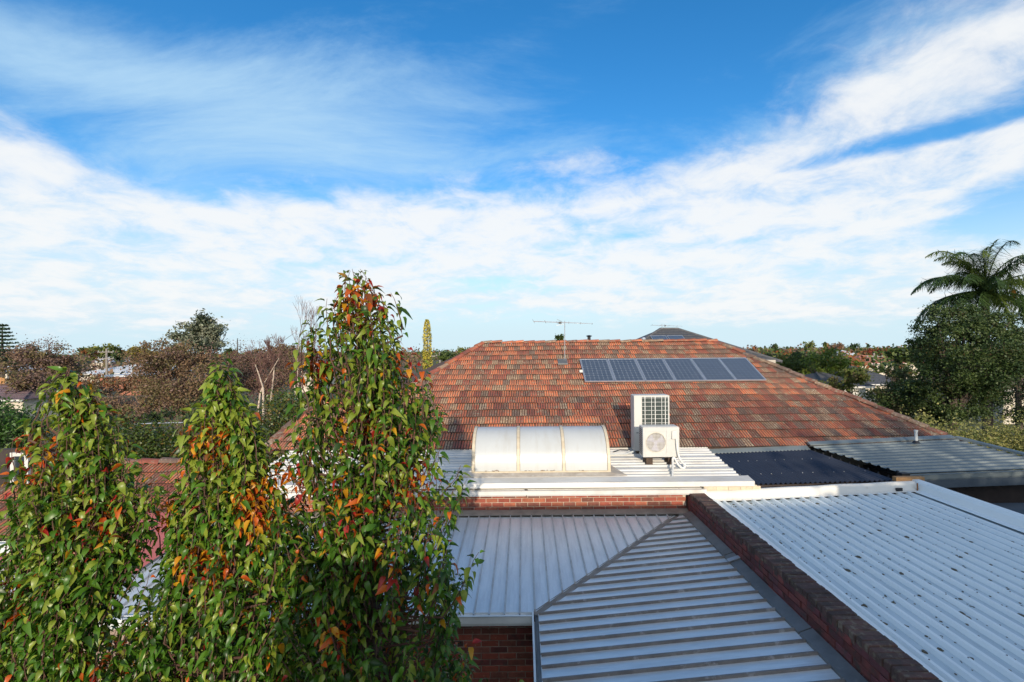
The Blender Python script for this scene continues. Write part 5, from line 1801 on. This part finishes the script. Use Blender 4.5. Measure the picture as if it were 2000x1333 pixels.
tree('green_tree', 1600, 36, [(1590, 715, 26, 28), (1625, 705, 26, 26), (1610, 740, 32, 20), (1650, 725, 26, 22)], 9000, .15, G_BRIGHT, (3, 2, 1.4), 'bright green feathery tree above the right hip', 80, .45, .22)
tree('olive_tree', 1660, 31, [(1660, 735, 30, 16), (1640, 750, 28, 14), (1600, 757, 26, 10)], 2300, .18, [G_LIME[1], G_BROWN[2], G_MID[1]], (2, 2, 2), 'yellowish shrub tree in front of the slate grey roof', 50, .45, .24)
tree('red_tree', 1708, 105, [(1695, 690, 14, 6), (1720, 690, 16, 7), (1738, 689, 10, 6)], 1300, .6, G_RED, (3, 2, 1), 'red autumn trees far behind the right pole', 40, .4, .25)
tree('spiky_palm', 1752, 40, [(1752, 694, 24, 12)], 1000, .32, G_MID, (3, 2, 1), 'green spiky tree top left of the big dark tree', 30, .3, .35)
tree('tree_top', 1092, 42, [(1092, 662, 10, 7)], 380, .2, G_MID, (2, 1, 2), 'green tree top beyond the orange ridge', 16, .3, .3)
tree('green_tree', 872, 52, [(870, 698, 18, 10), (885, 694, 8, 7)], 700, .32, G_MID, (3, 1.5, 2), 'round green tree left of the tile roof ridge', 26, .4, .25)
tree('brown_hazel', 770, 40, [(775, 705, 60, 22), (720, 715, 50, 30)], 1500, .24, G_BROWN, (2, 2, 2), 'brown tree behind the tallest pear tree', 40, .4, .25)

# --- unseen trees added behind the viewpoint on the right: their shade dapples the grey shed, the lower right tiles and the big dark tree
rt = thing('unseen_shade_tree', (11, -5, 0), 'broad leafy tree added unseen behind the viewpoint for dappled shade', 'tree')
b = MB(); b.tube([(11, -10.5, 0), (11, -10.5, 4), (11.2, -10.5, 8)], [.3, .2, .08], 8); b.build('trunk', M_bark, rt)
ptsr, _j = crown_points([(9.6, -10.5, H + 2.2, 2.4, 2.0, 2.2), (11.2, -10.5, H + 2.6, 1.6, 2.0, 2.4)], 2000, 335, .2, 60, .30)
leaf_cloud('crown', ptsr, .30, G_MID, (2, 1, 2), rt, 336, asp=.6)
rt = thing('unseen_shade_tree', (25, -4, 0), 'tall leafy tree added unseen behind the viewpoint to shade the right side', 'tree')
b = MB(); b.tube([(25, -4, 0), (25, -4, 6), (25.2, -4, 10)], [.35, .25, .08], 8); b.build('trunk', M_bark, rt)
ptsr, _j = crown_points([(25, -4, H + 2, 4.6, 3.2, 5.6), (23, -4, H - 1, 3.6, 3.0, 3.6), (27.5, -4, H - 1, 3.6, 3.0, 3.6)], 9000, 333, .3, 90, .28)
leaf_cloud('crown', ptsr, .36, G_MID, (2, 1, 2), rt, 334, asp=.6)

# --- palm
pt_ = P(1924, 566, 24)
palm = thing('palm_tree', (pt_.x, 24, 0), 'tall palm with arching feathery fronds above the big dark tree', 'palm')
b = MB(); b.tube([(pt_.x + .1, 24, 0), (pt_.x, 24, pt_.z * .6), (pt_.x, 24, pt_.z - .3), (pt_.x, 24, pt_.z + .25)], [.24, .19, .17, .12], 10); b.build('trunk', M_bark, palm)
g_ = np.random.default_rng(77)
PM = [mat('palm_frond', (.06, .11, .028), (.04, .08, .022), .5, scale=2, transl=.25), mat('palm_frond_light', (.15, .20, .035), (.10, .15, .028), .5, scale=2, transl=.3)]
nf = 44
for k in range(nf):
    a = 2 * math.pi * k / nf * 3.236 + .2
    lvl = k / nf
    elev = R(80 - 105 * lvl + g_.normal(0, 5))
    ln = g_.uniform(3.1, 3.8) * (1.0 if lvl > .12 else .8)
    d = Vector((math.cos(a) * math.cos(elev), math.sin(a) * math.cos(elev), math.sin(elev)))
    p = Vector((pt_.x, 24, pt_.z + .2 - .35 * lvl))
    pts = [p.copy()]
    dd = d.copy()
    nseg = 16
    for i in range(nseg):
        dd = (dd + Vector((0, 0, -.135 * (.1 + 2.1 * (i / nseg) ** 1.3)))).normalized()
        p = p + dd * (ln / nseg)
        pts.append(p.copy())
    b = MB()
    b.cur = 0
    b.tube(pts, [.03 * (1 - .85 * i / nseg) + .004 for i in range(nseg + 1)], 4, caps=False)
    b.cur = 0
    for i in range(2, nseg * 7):
        f = i / (nseg * 7)
        ii = min(int(f * nseg), nseg - 1)
        q = pts[ii].lerp(pts[ii + 1], f * nseg - ii)
        tdir = (pts[ii + 1] - pts[ii]).normalized()
        side = tdir.cross(Vector((0, 0, 1)))
        side = side.normalized() if side.length > .05 else Vector((1, 0, 0))
        ll = .74 * math.sin(math.pi * min(.98, f * .88 + .12)) + .06
        for sg in (-1, 1):
            ld = (side * sg * .8 + tdir * .55 + Vector((g_.normal(0, .28), g_.normal(0, .28), g_.normal(-.50, .38)))).normalized()
            tip = q + ld * ll + Vector((0, 0, -.12 * ll))
            wv = ld.cross(Vector((0, 0, 1)) + side * .3).normalized() * .019
            b.add([q - wv, q + wv, tip + wv * .2, tip - wv * .2], [(0, 1, 2, 3)])
    b.build('frond', PM[1] if g_.random() < .34 else PM[0], palm)
b = MB()
qf = P(1981, 574, 23.2)
for k in range(26):
    e = qf + Vector((g_.normal(0, .10), g_.normal(0, .1), g_.uniform(-.35, .12)))
    b.tube([qf + Vector((-.1, 0, .25)), e], [.012, .02], 4)
b.build('fruit_cluster', mat('palm_fruit', (.50, .22, .03), (.40, .18, .03), .7, scale=5), palm)

# --- norfolk pine at the left edge
q = P(4, 632, 62)
npine = thing('norfolk_pine', (q.x, 62, 0), 'tiered dark green pine at the left edge of the skyline', 'pine')
b = MB(); b.tube([(q.x, 62, 0), (q.x, 62, q.z)], [.3, .04], 8); b.build('trunk', M_bark, npine)
C = []
g_ = np.random.default_rng(5)
for k in range(12):
    zz = q.z - .25 - k * .48
    rr_ = .5 + k * .19
    for a in range(9):
        aa = 2 * math.pi * a / 9 + k * .4
        for s_ in np.linspace(.12, 1, 16):
            for _ in range(3):
                C.append((q.x + math.cos(aa) * rr_ * s_ + g_.normal(0, .07), 62 + math.sin(aa) * rr_ * s_ + g_.normal(0, .07), zz + .28 * s_ * s_ - .25 * s_ + g_.normal(0, .05)))
leaf_cloud('crown', np.array(C), .26, [mat('foliage_pine', (.035, .075, .035), (.022, .05, .026), .6, scale=1), mat('foliage_pine_light', (.07, .11, .05), (.05, .085, .04), .6, scale=1)], (2, 1), npine, 6, asp=.4)

# --- columnar golden cypress
q = P(834, 625, 22)
cyp = thing('columnar_cypress', (q.x, 22, 0), 'narrow golden yellow columnar cypress left of the tile roof', 'cypress')
b = MB(); b.tube([(q.x, 22, 0), (q.x, 22, q.z - .2)], [.08, .02], 6); b.build('trunk', M_bark, cyp)
n = 5200
zz = g_.uniform(.3, q.z, n)
f = (q.z - zz) / q.z
rad = np.minimum(.08 + f * 1.2, .215) * (1 + .13 * np.sin(zz * 7) * np.sin(zz * 3.1))
aa = g_.uniform(0, 2 * math.pi, n)
rr_ = rad * np.sqrt(g_.uniform(.35, 1.1, n))
C = np.stack([q.x + rr_ * np.cos(aa), 22 + rr_ * np.sin(aa), zz], 1)
leaf_cloud('crown', C, .085, [mat('foliage_golden', (.56, .46, .04), (.42, .36, .04), .6, scale=6, transl=.2), mat('foliage_golden_dark', (.27, .25, .03), (.19, .19, .028), .6, scale=6, transl=.2), mat('foliage_golden_tip', (.66, .54, .07), None, .6)], (3, 2, 1), cyp, 8, asp=.5)


# --- bare birches with pale trunks
def birch(u, vtop, vb, d, label, stems, seed, twigs=4, tw=1.0):
    g_ = np.random.default_rng(seed)
    c = P(u, vb, d)
    t = thing('bare_birch', (c.x, d, 0), label, 'birch')
    for st_ in stems:
        b = MB()
        pts = [P(a, v_, d + dy) for (a, v_, dy) in st_]
        b.tube([Vector((pts[0].x, pts[0].y, 0))] + pts, [.075] + [max(.014, .065 * (1 - .75 * i / (len(pts) - 1))) for i in range(len(pts))], 7)
        b.build('trunk', M_birch, t)
    b = MB()
    for st_ in stems:
        pts = [P(a, v_, d + dy) for (a, v_, dy) in st_]
        for i in range(len(pts)):
            for _ in range(3 if i < len(pts) - 1 else 4):
                p = pts[i]
                branches(b, p, (g_.normal(0, .6), g_.normal(0, .6), 1.0), g_.uniform(.7, 1.2) * tw, .022, twigs, g_, .42, .28, (2, 3), 3, .0065)
    b.build('twigs', M_bare, t)
    return t


birch(520, 690, 800, 30, 'bare multi stemmed birch with reddish twigs and pale crossing trunks', [[(504, 800, 0), (508, 770, 0), (515, 750, .1), (530, 725, .2), (545, 700, .3)], [(528, 790, .3), (534, 735, .3), (536, 715, .3), (532, 697, .3)], [(514, 760, -.2), (505, 730, -.3), (498, 712, -.3)]], 31, 4, .5)
birch(580, 640, 790, 31, 'slender bare birch left of the tallest pear tree', [[(583, 790, 0), (582, 740, 0), (581, 700, 0), (584, 660, 0)], [(577, 765, .3), (574, 745, .3)]], 32, 3, 1.0)
birch(611, 640, 760, 33, 'thin bare birch touching the tallest pear tree', [[(611, 760, 0), (610, 710, 0), (612, 670, 0), (611, 645, 0)]], 33, 3, .8)
tree('purple_brown_tree', 520, 36, [(490, 715, 40, 40), (540, 710, 50, 38), (570, 730, 30, 40), (470, 745, 30, 40), (520, 750, 60, 30)], 13000, .13, [G_BROWN[1], M_bare, G_BROWN[0], G_BROWN[2]], (3, 3, 1, 1), 'purple brown leafless tree mass behind the birches', 130, .35, .24)
tree('olive_tree', 570, 46, [(570, 690, 20, 18), (540, 685, 22, 14), (505, 690, 18, 12)], 1800, .26, G_BROWN, (1, 1, 4), 'olive brown tree behind the birches', 50, .4, .25)
tree('bare_grey_tree', 465, 55, [(470, 672, 45, 10), (600, 660, 25, 18)], 300, .13, [M_bare], (1,), 'thin bare twigs on the skyline right of the gum tree', 40, .3, .3)


# --- far wooded suburb: one mass that nobody could count
def belt(u0, u1, d0, d1, n, vt, seed, mats, w, label, hmax=7.0, size=1.1):
    g_ = np.random.default_rng(seed)
    d = d0 + (d1 - d0) * g_.random(n) ** .8
    u = g_.uniform(u0, u1, n)
    cid = (np.floor(u / 9 + d / 23)).astype(int)
    hh = (np.sin(cid * 12.9898) * 43758.5453) % 1.0
    top = 3.4 + hmax * .45 * hh + g_.normal(0, .5, n)
    z = top * np.sqrt(g_.random(n))
    x = (u - 1023) / F * d
    C = np.stack([x, d, z], 1)
    mi = ((np.sin(cid * 78.233) * 12543.123) % 1.0 * len(mats)).astype(int)
    mi = np.where(g_.random(n) < .25, g_.choice(len(mats), n), mi)
    o = leaf_cloud('treeline', C, size, mats, w, None, seed, asp=.7, mi=mi)
    tag(o, label, 'treeline', kind='stuff')


FARM = [G_MID[0], G_MID[2], G_BROWN[0], G_BROWN[2], G_MID[1], G_RED[1], G_LIME[1], G_BROWN[1], G_DARK[1]]
belt(-150, 1000, 130, 420, 24000, 0, 61, FARM, (1,) * 9, 'far mixed woodland along the left skyline', 6.5, 1.0)
belt(1380, 2150, 110, 420, 22000, 0, 62, FARM, (1,) * 9, 'far mixed woodland along the right skyline', 5.5, .95)
belt(-150, 700, 60, 130, 4500, 0, 63, [G_BROWN[0], G_BROWN[2], G_MID[2], G_BROWN[1]], (1,) * 4, 'brown garden trees massed in the left middle distance', 3.2, .7)
belt(1450, 1800, 50, 110, 3500, 0, 64, [G_MID[0], G_MID[1], G_LIME[1], G_MID[2], G_RED[1]], (1,) * 5, 'green garden trees massed in the right middle distance', 2.4, .6)
g_ = np.random.default_rng(90)
FT = [(1412, 687), (1470, 684), (1512, 680), (1580, 677), (1612, 676), (1632, 678), (1665, 680), (40, 690), (165, 684), (330, 684), (450, 686), (905, 688), (925, 690), (640, 690), (1780, 684), (1960, 682)]
WHERE = {0: 'just right of the dark hip roof', 4: 'left of the tallest green bamboo', 2: 'above the right hip of the tile roof', 6: 'left of the red trees', 1: 'right of the ridge end', 5: 'above the bright green tree', 3: 'over the green bamboo', 15: 'at the right edge', 14: 'behind the spiky palm', 13: 'behind the tallest pear'}
for i, (u_, v_) in enumerate(FT):
    d = g_.uniform(140, 240)
    k = g_.uniform(7, 12)
    mts, nm, cn = [(G_MID, 'green', 'mid green'), (G_BROWN, 'brown', 'brown'), (G_DARK, 'dark', 'dark'), (G_LIME, 'lime', 'yellow green')][i % 4]
    where = 'left' if u_ < 600 else ('middle' if u_ < 1300 else 'right')
    tree('far_%s_tree' % nm, u_, d, [(u_, v_, k, k * .9), (u_ + k * .8, v_ + 4, k * .8, k * .6)], 420, .9, mts, (2, 1, 1), 'small %s tree crown on the far %s skyline' % (cn, where) if i not in WHERE else 'small %s tree crown on the far skyline, %s' % (cn, WHERE[i]), 18, .35, .3, group='far trees breaking the %s skyline' % where)


# ------------------------------------------------------------------ the pear trees in front
def leaf_template(fold, curl, wid):
    wid *= 1.04
    rows = [(0.0, .05), (.22, .80), (.48, 1.0), (.76, .62), (1.0, .03)]
    v = []
    for t, wv in rows:
        xx = t
        zz = -curl * t * t
        xx = t - .25 * curl * t * t
        w_ = wid * .5 * wv
        v += [(xx, -w_, zz + fold * w_), (xx, 0, zz), (xx, w_, zz + fold * w_)]
    f = []
    for r in range(len(rows) - 1):
        a = r * 3
        f += [(a, a + 3, a + 4, a + 1), (a + 1, a + 4, a + 5, a + 2)]
    return np.array(v), np.array(f)


LT = [leaf_template(.50, .55, .54), leaf_template(.80, .85, .52), leaf_template(.40, 1.0, .56), leaf_template(1.0, .55, .46), leaf_template(.65, 1.25, .48)]
LMESH = {}


def leaf_mesh(t, m):
    if (t, m) not in LMESH:
        me = bpy.data.meshes.new('leaf')
        me.from_pydata([tuple(q) for q in LT[t][0]], [], [tuple(q) for q in LT[t][1]])
        me.materials.append(LEAF[m])
        me.polygons.foreach_set('use_smooth', np.ones(len(me.polygons), dtype=bool))
        LMESH[(t, m)] = me
    return LMESH[(t, m)]


def pear(label, d, env, nshoot, seed, colw, ls=.076, warm=.0, leafgap=.030, ysc=.8, wsc=1.0):
    """env: list of (v, u_left, u_right) outline in picture units at distance d, from the top down"""
    g_ = np.random.default_rng(seed)
    k = d / F
    prof = []
    for (v, ul, ur) in env:
        c = P((ul + ur) / 2, v, d)
        prof.append((c.z, c.x, (ur - ul) / 2 * k * wsc))
    zs = np.array([p[0] for p in prof])[::-1]; xs_ = np.array([p[1] for p in prof])[::-1]; rs_ = np.array([p[2] for p in prof])[::-1]

    def ev(z): return float(np.interp(z, zs, xs_)), float(np.interp(z, zs, rs_))
    ztop, zbot = zs[-1], zs[0]
    t = thing('pear_tree', (float(xs_[0]), d, 0), label, 'tree', 'pear trees in front of the roofs')
    b = MB()
    tp = [Vector((float(xs_[0]), d, 0))]
    for i in range(9):
        z = zbot + (ztop - .10 - zbot) * i / 8
        tp.append(Vector((ev(z)[0] + g_.normal(0, .015), d + g_.normal(0, .02), z)))
    b.tube(tp, [.075] + [.060 * (1 - .93 * (i / 8)) + .002 for i in range(9)], 8)
    b.build('trunk', M_bark, t)
    tw = MB()
    P_, D_, U_, isn = [], [], [], []
    for s in range(nshoot):
        # where the shoot ends
        f = g_.random() ** .85
        ze = ztop - (ztop - zbot) * f
        cx, r = ev(ze)
        az = g_.uniform(0, 2 * math.pi)
        if g_.random() < .22: az = g_.uniform(math.pi, 2 * math.pi)      # a few more to the front
        q = (g_.uniform(.0, 1.05) ** .50) if s > 4 else .15
        q *= 1 + .20 * math.sin(az * 3 + ze * 4.7 + seed) * math.sin(ze * 7.1 + seed * .6 + az)
        out = Vector((math.cos(az), math.sin(az) * ysc, 0))
        gap = math.sin(az * 2.0 + ze * 3.1 + seed) * math.sin(ze * 5.3 + az + seed * 1.7) + .35 * math.sin(az * 5 + ze * 9)
        if gap < -.30 and s > 4 and g_.random() < .86: continue
        if g_.random() < .16: q *= g_.uniform(1.08, 1.32)
        L_ = g_.uniform(.38, .75) * (1 if ztop - ze > .25 else .7)
        z0 = ze - L_ * g_.uniform(.75, .98)
        c0, r0 = ev(max(z0, zbot - .3))
        rr0 = max(.03, q * r0 * .62)
        a = Vector((c0, d, z0)) + out * rr0
        e = Vector((cx, d, ze)) + out * (q * r)
        m_ = a.lerp(e, .5) + out * .045
        pts = [Vector((c0, d, z0 - .14)), a]
        for i in range(1, 9):
            f2 = i / 8
            pts.append(a * (1 - f2) ** 2 + m_ * 2 * f2 * (1 - f2) + e * f2 * f2 + Vector((g_.normal(0, .006), g_.normal(0, .006), 0)))
        tw.tube(pts, [.010, .0075] + [.0062 * (1 - .75 * i / 8) for i in range(1, 9)], 4, caps=False)
        ln = sum((pts[i + 1] - pts[i]).length for i in range(1, len(pts) - 1))
        nl = int(ln / leafgap)
        phi = g_.uniform(0, 6.28)
        for i in range(nl):
            f2 = (i + g_.uniform(0, .6)) / nl
            fi = 1 + f2 * 8
            ii = min(int(fi), 8)
            p = pts[ii].lerp(pts[ii + 1] if ii + 1 < len(pts) else pts[ii], fi - ii)
            phi += 2.4 + g_.normal(0, .3)
            if f2 < .3 and g_.random() < .4: continue
            sdv = Vector((math.cos(phi), math.sin(phi), 0))
            sdv = (sdv + out * .35).normalized()
            tip = f2 > .86
            droop = g_.uniform(-.3, .4) if tip else g_.uniform(-.5, .7)
            ld = (sdv + Vector((0, 0, -droop + (.55 if tip else 0)))).normalized()
            P_.append(p + sdv * g_.uniform(.012, .03)); D_.append(ld); U_.append(sdv); isn.append(f2)
    n = len(P_)
    Pn = np.array([tuple(q) for q in P_]); Dn = np.array([tuple(q) for q in D_])
    up = np.tile(np.array([[0, 0, 1.0]]), (n, 1)) + g_.normal(0, .35, (n, 3))
    Y = np.cross(up, Dn); Y /= np.linalg.norm(Y, axis=1)[:, None]
    Z = np.cross(Dn, Y)
    sz = ls * np.clip(g_.normal(.95, .24, n), .42, 1.45)
    tmpl = g_.integers(0, len(LT), n)
    # colour: warm leaves come in clumps
    cn = np.sin(Pn[:, 0] * 7.3 + seed) * np.sin(Pn[:, 1] * 6.1 + 1.3 * seed) * np.sin(Pn[:, 2] * 6.7 + .4 * seed)
    mi = g_.choice(len(LEAF), n, p=np.array(colw) / np.sum(colw))
    zrel = (Pn[:, 2] - zbot) / (ztop - zbot)
    zf = np.exp(-((zrel - .66) / .13) ** 2) * 2.0 + .15 if seed == 12 else np.clip(1.35 * zrel + .35, .3, 1.4)
    hot = g_.random(n) < warm * np.clip(.10 + 4.2 * cn, .05, 3.6) * zf
    hotw = np.array([.0, .0, .0, .0, 1.9, 3.6, 2.0, .5]); hotw = hotw if seed != 12 else np.array([0, 0, 0, 0, .6, 3.4, 4.2, .4])
    mi = np.where(hot, g_.choice(len(LEAF), n, p=hotw / hotw.sum()), mi)
    lime = (g_.random(n) < np.clip(1.6 * zrel - .80, .08, .6)) & (mi < 3)  # more lime towards the top: sunlit highlights put into the leaf colour
    mi = np.where(lime, 3, mi)
    Rm = np.stack([Dn, Y, Z], 2)
    # the 300 that show largest: towards the camera, on the outside, coloured ones first
    x_axis = np.array([ev(z)[0] for z in Pn[:, 2]])
    score = (d - Pn[:, 1]) * 1.0 + (mi > 3) * .25 + np.abs(Pn[:, 0] - x_axis) * .25 + g_.uniform(0, .35, n)
    vv = 685 - (Pn[:, 2] - H) / Pn[:, 1] * F
    score -= (vv > 1345) * 10
    order = np.argsort(-score)
    single = order[:298]; rest = order[298:]
    off = world_off(t)
    for i in single:
        o = bpy.data.objects.new('leaf', leaf_mesh(int(tmpl[i]), int(mi[i])))
        M4 = Matrix([[*(Rm[i][0] * sz[i]), 0], [*(Rm[i][1] * sz[i]), 0], [*(Rm[i][2] * sz[i]), 0], [0, 0, 0, 1]])
        M4.translation = Vector(Pn[i]) - off
        o.parent = t
        o.matrix_local = M4
        COL.objects.link(o)
    Vs, Qs, Ms = [], [], []
    acc = 0
    for k_ in range(len(LT)):
        idx = rest[tmpl[rest] == k_]
        tv, tf = LT[k_]
        V = np.einsum('nij,kj->nki', Rm[idx] * sz[idx][:, None, None], tv) + Pn[idx][:, None, :]
        Q = (np.arange(len(idx)) * len(tv))[:, None, None] + tf[None] + acc
        acc += V.shape[0] * V.shape[1]
        Vs.append(V.reshape(-1, 3)); Qs.append(Q.reshape(-1, 4)); Ms.append(np.repeat(mi[idx], len(tf)))
    o = big_mesh('leaves', np.concatenate(Vs), np.concatenate(Qs), LEAF, np.concatenate(Ms), t)
    o['kind'] = 'stuff'
    tw.build('twigs', M_twig, t)
    return t


pear('tallest pear tree, right of the others, with scattered red and orange leaves', 3.6,
     [(524, 672, 705), (550, 655, 735), (590, 632, 758), (640, 622, 800), (690, 612, 812), (740, 602, 820), (800, 582, 846), (850, 570, 862), (900, 552, 885), (960, 545, 886), (1050, 535, 898), (1150, 530, 915), (1250, 530, 940), (1400, 530, 960), (1600, 600, 940)],
     1080, 11, (4.3, 4, 3, 2.2, .03, .03, .0, .06), warm=.17, ysc=.75, wsc=1.05, ls=.067, leafgap=.025)
pear('slim pear tree with clusters of yellow and orange leaves, between the other two pears', 3.35,
     [(695, 432, 444), (720, 420, 455), (760, 408, 466), (800, 390, 484), (850, 362, 510), (920, 345, 545), (1000, 345, 548), (1080, 325, 560), (1150, 290, 580), (1250, 240, 600), (1400, 230, 620), (1600, 260, 600)],
     880, 12, (4.3, 4, 2, 2.2, .01, .03, .03, .04), warm=.24, ysc=.55, wsc=1.02, ls=.061, leafgap=.0245)
pear('broad bright green pear tree with few red leaves, leftmost of the pears', 3.1,
     [(715, 132, 146), (745, 112, 168), (790, 88, 196), (840, 62, 232), (900, 22, 278), (960, 2, 288), (1040, 5, 288), (1120, -15, 285), (1200, -60, 280), (1300, -90, 285), (1450, -100, 300), (1650, -40, 260)],
     1060, 13, (4, 5, 1.6, 2.8, .015, .02, .01, .03), warm=.12, ysc=.42, wsc=1.0, ls=.057, leafgap=.024)
pear('low dark green pear tree filling the gap below the slim pear', 4.3,
     [(985, 510, 560), (1020, 440, 600), (1070, 360, 640), (1120, 300, 660), (1180, 260, 680), (1260, 240, 690), (1400, 230, 700), (1600, 300, 620)],
     700, 14, (3, 1.6, 5, .4, .01, .02, .0, .03), warm=.012, ysc=.6)
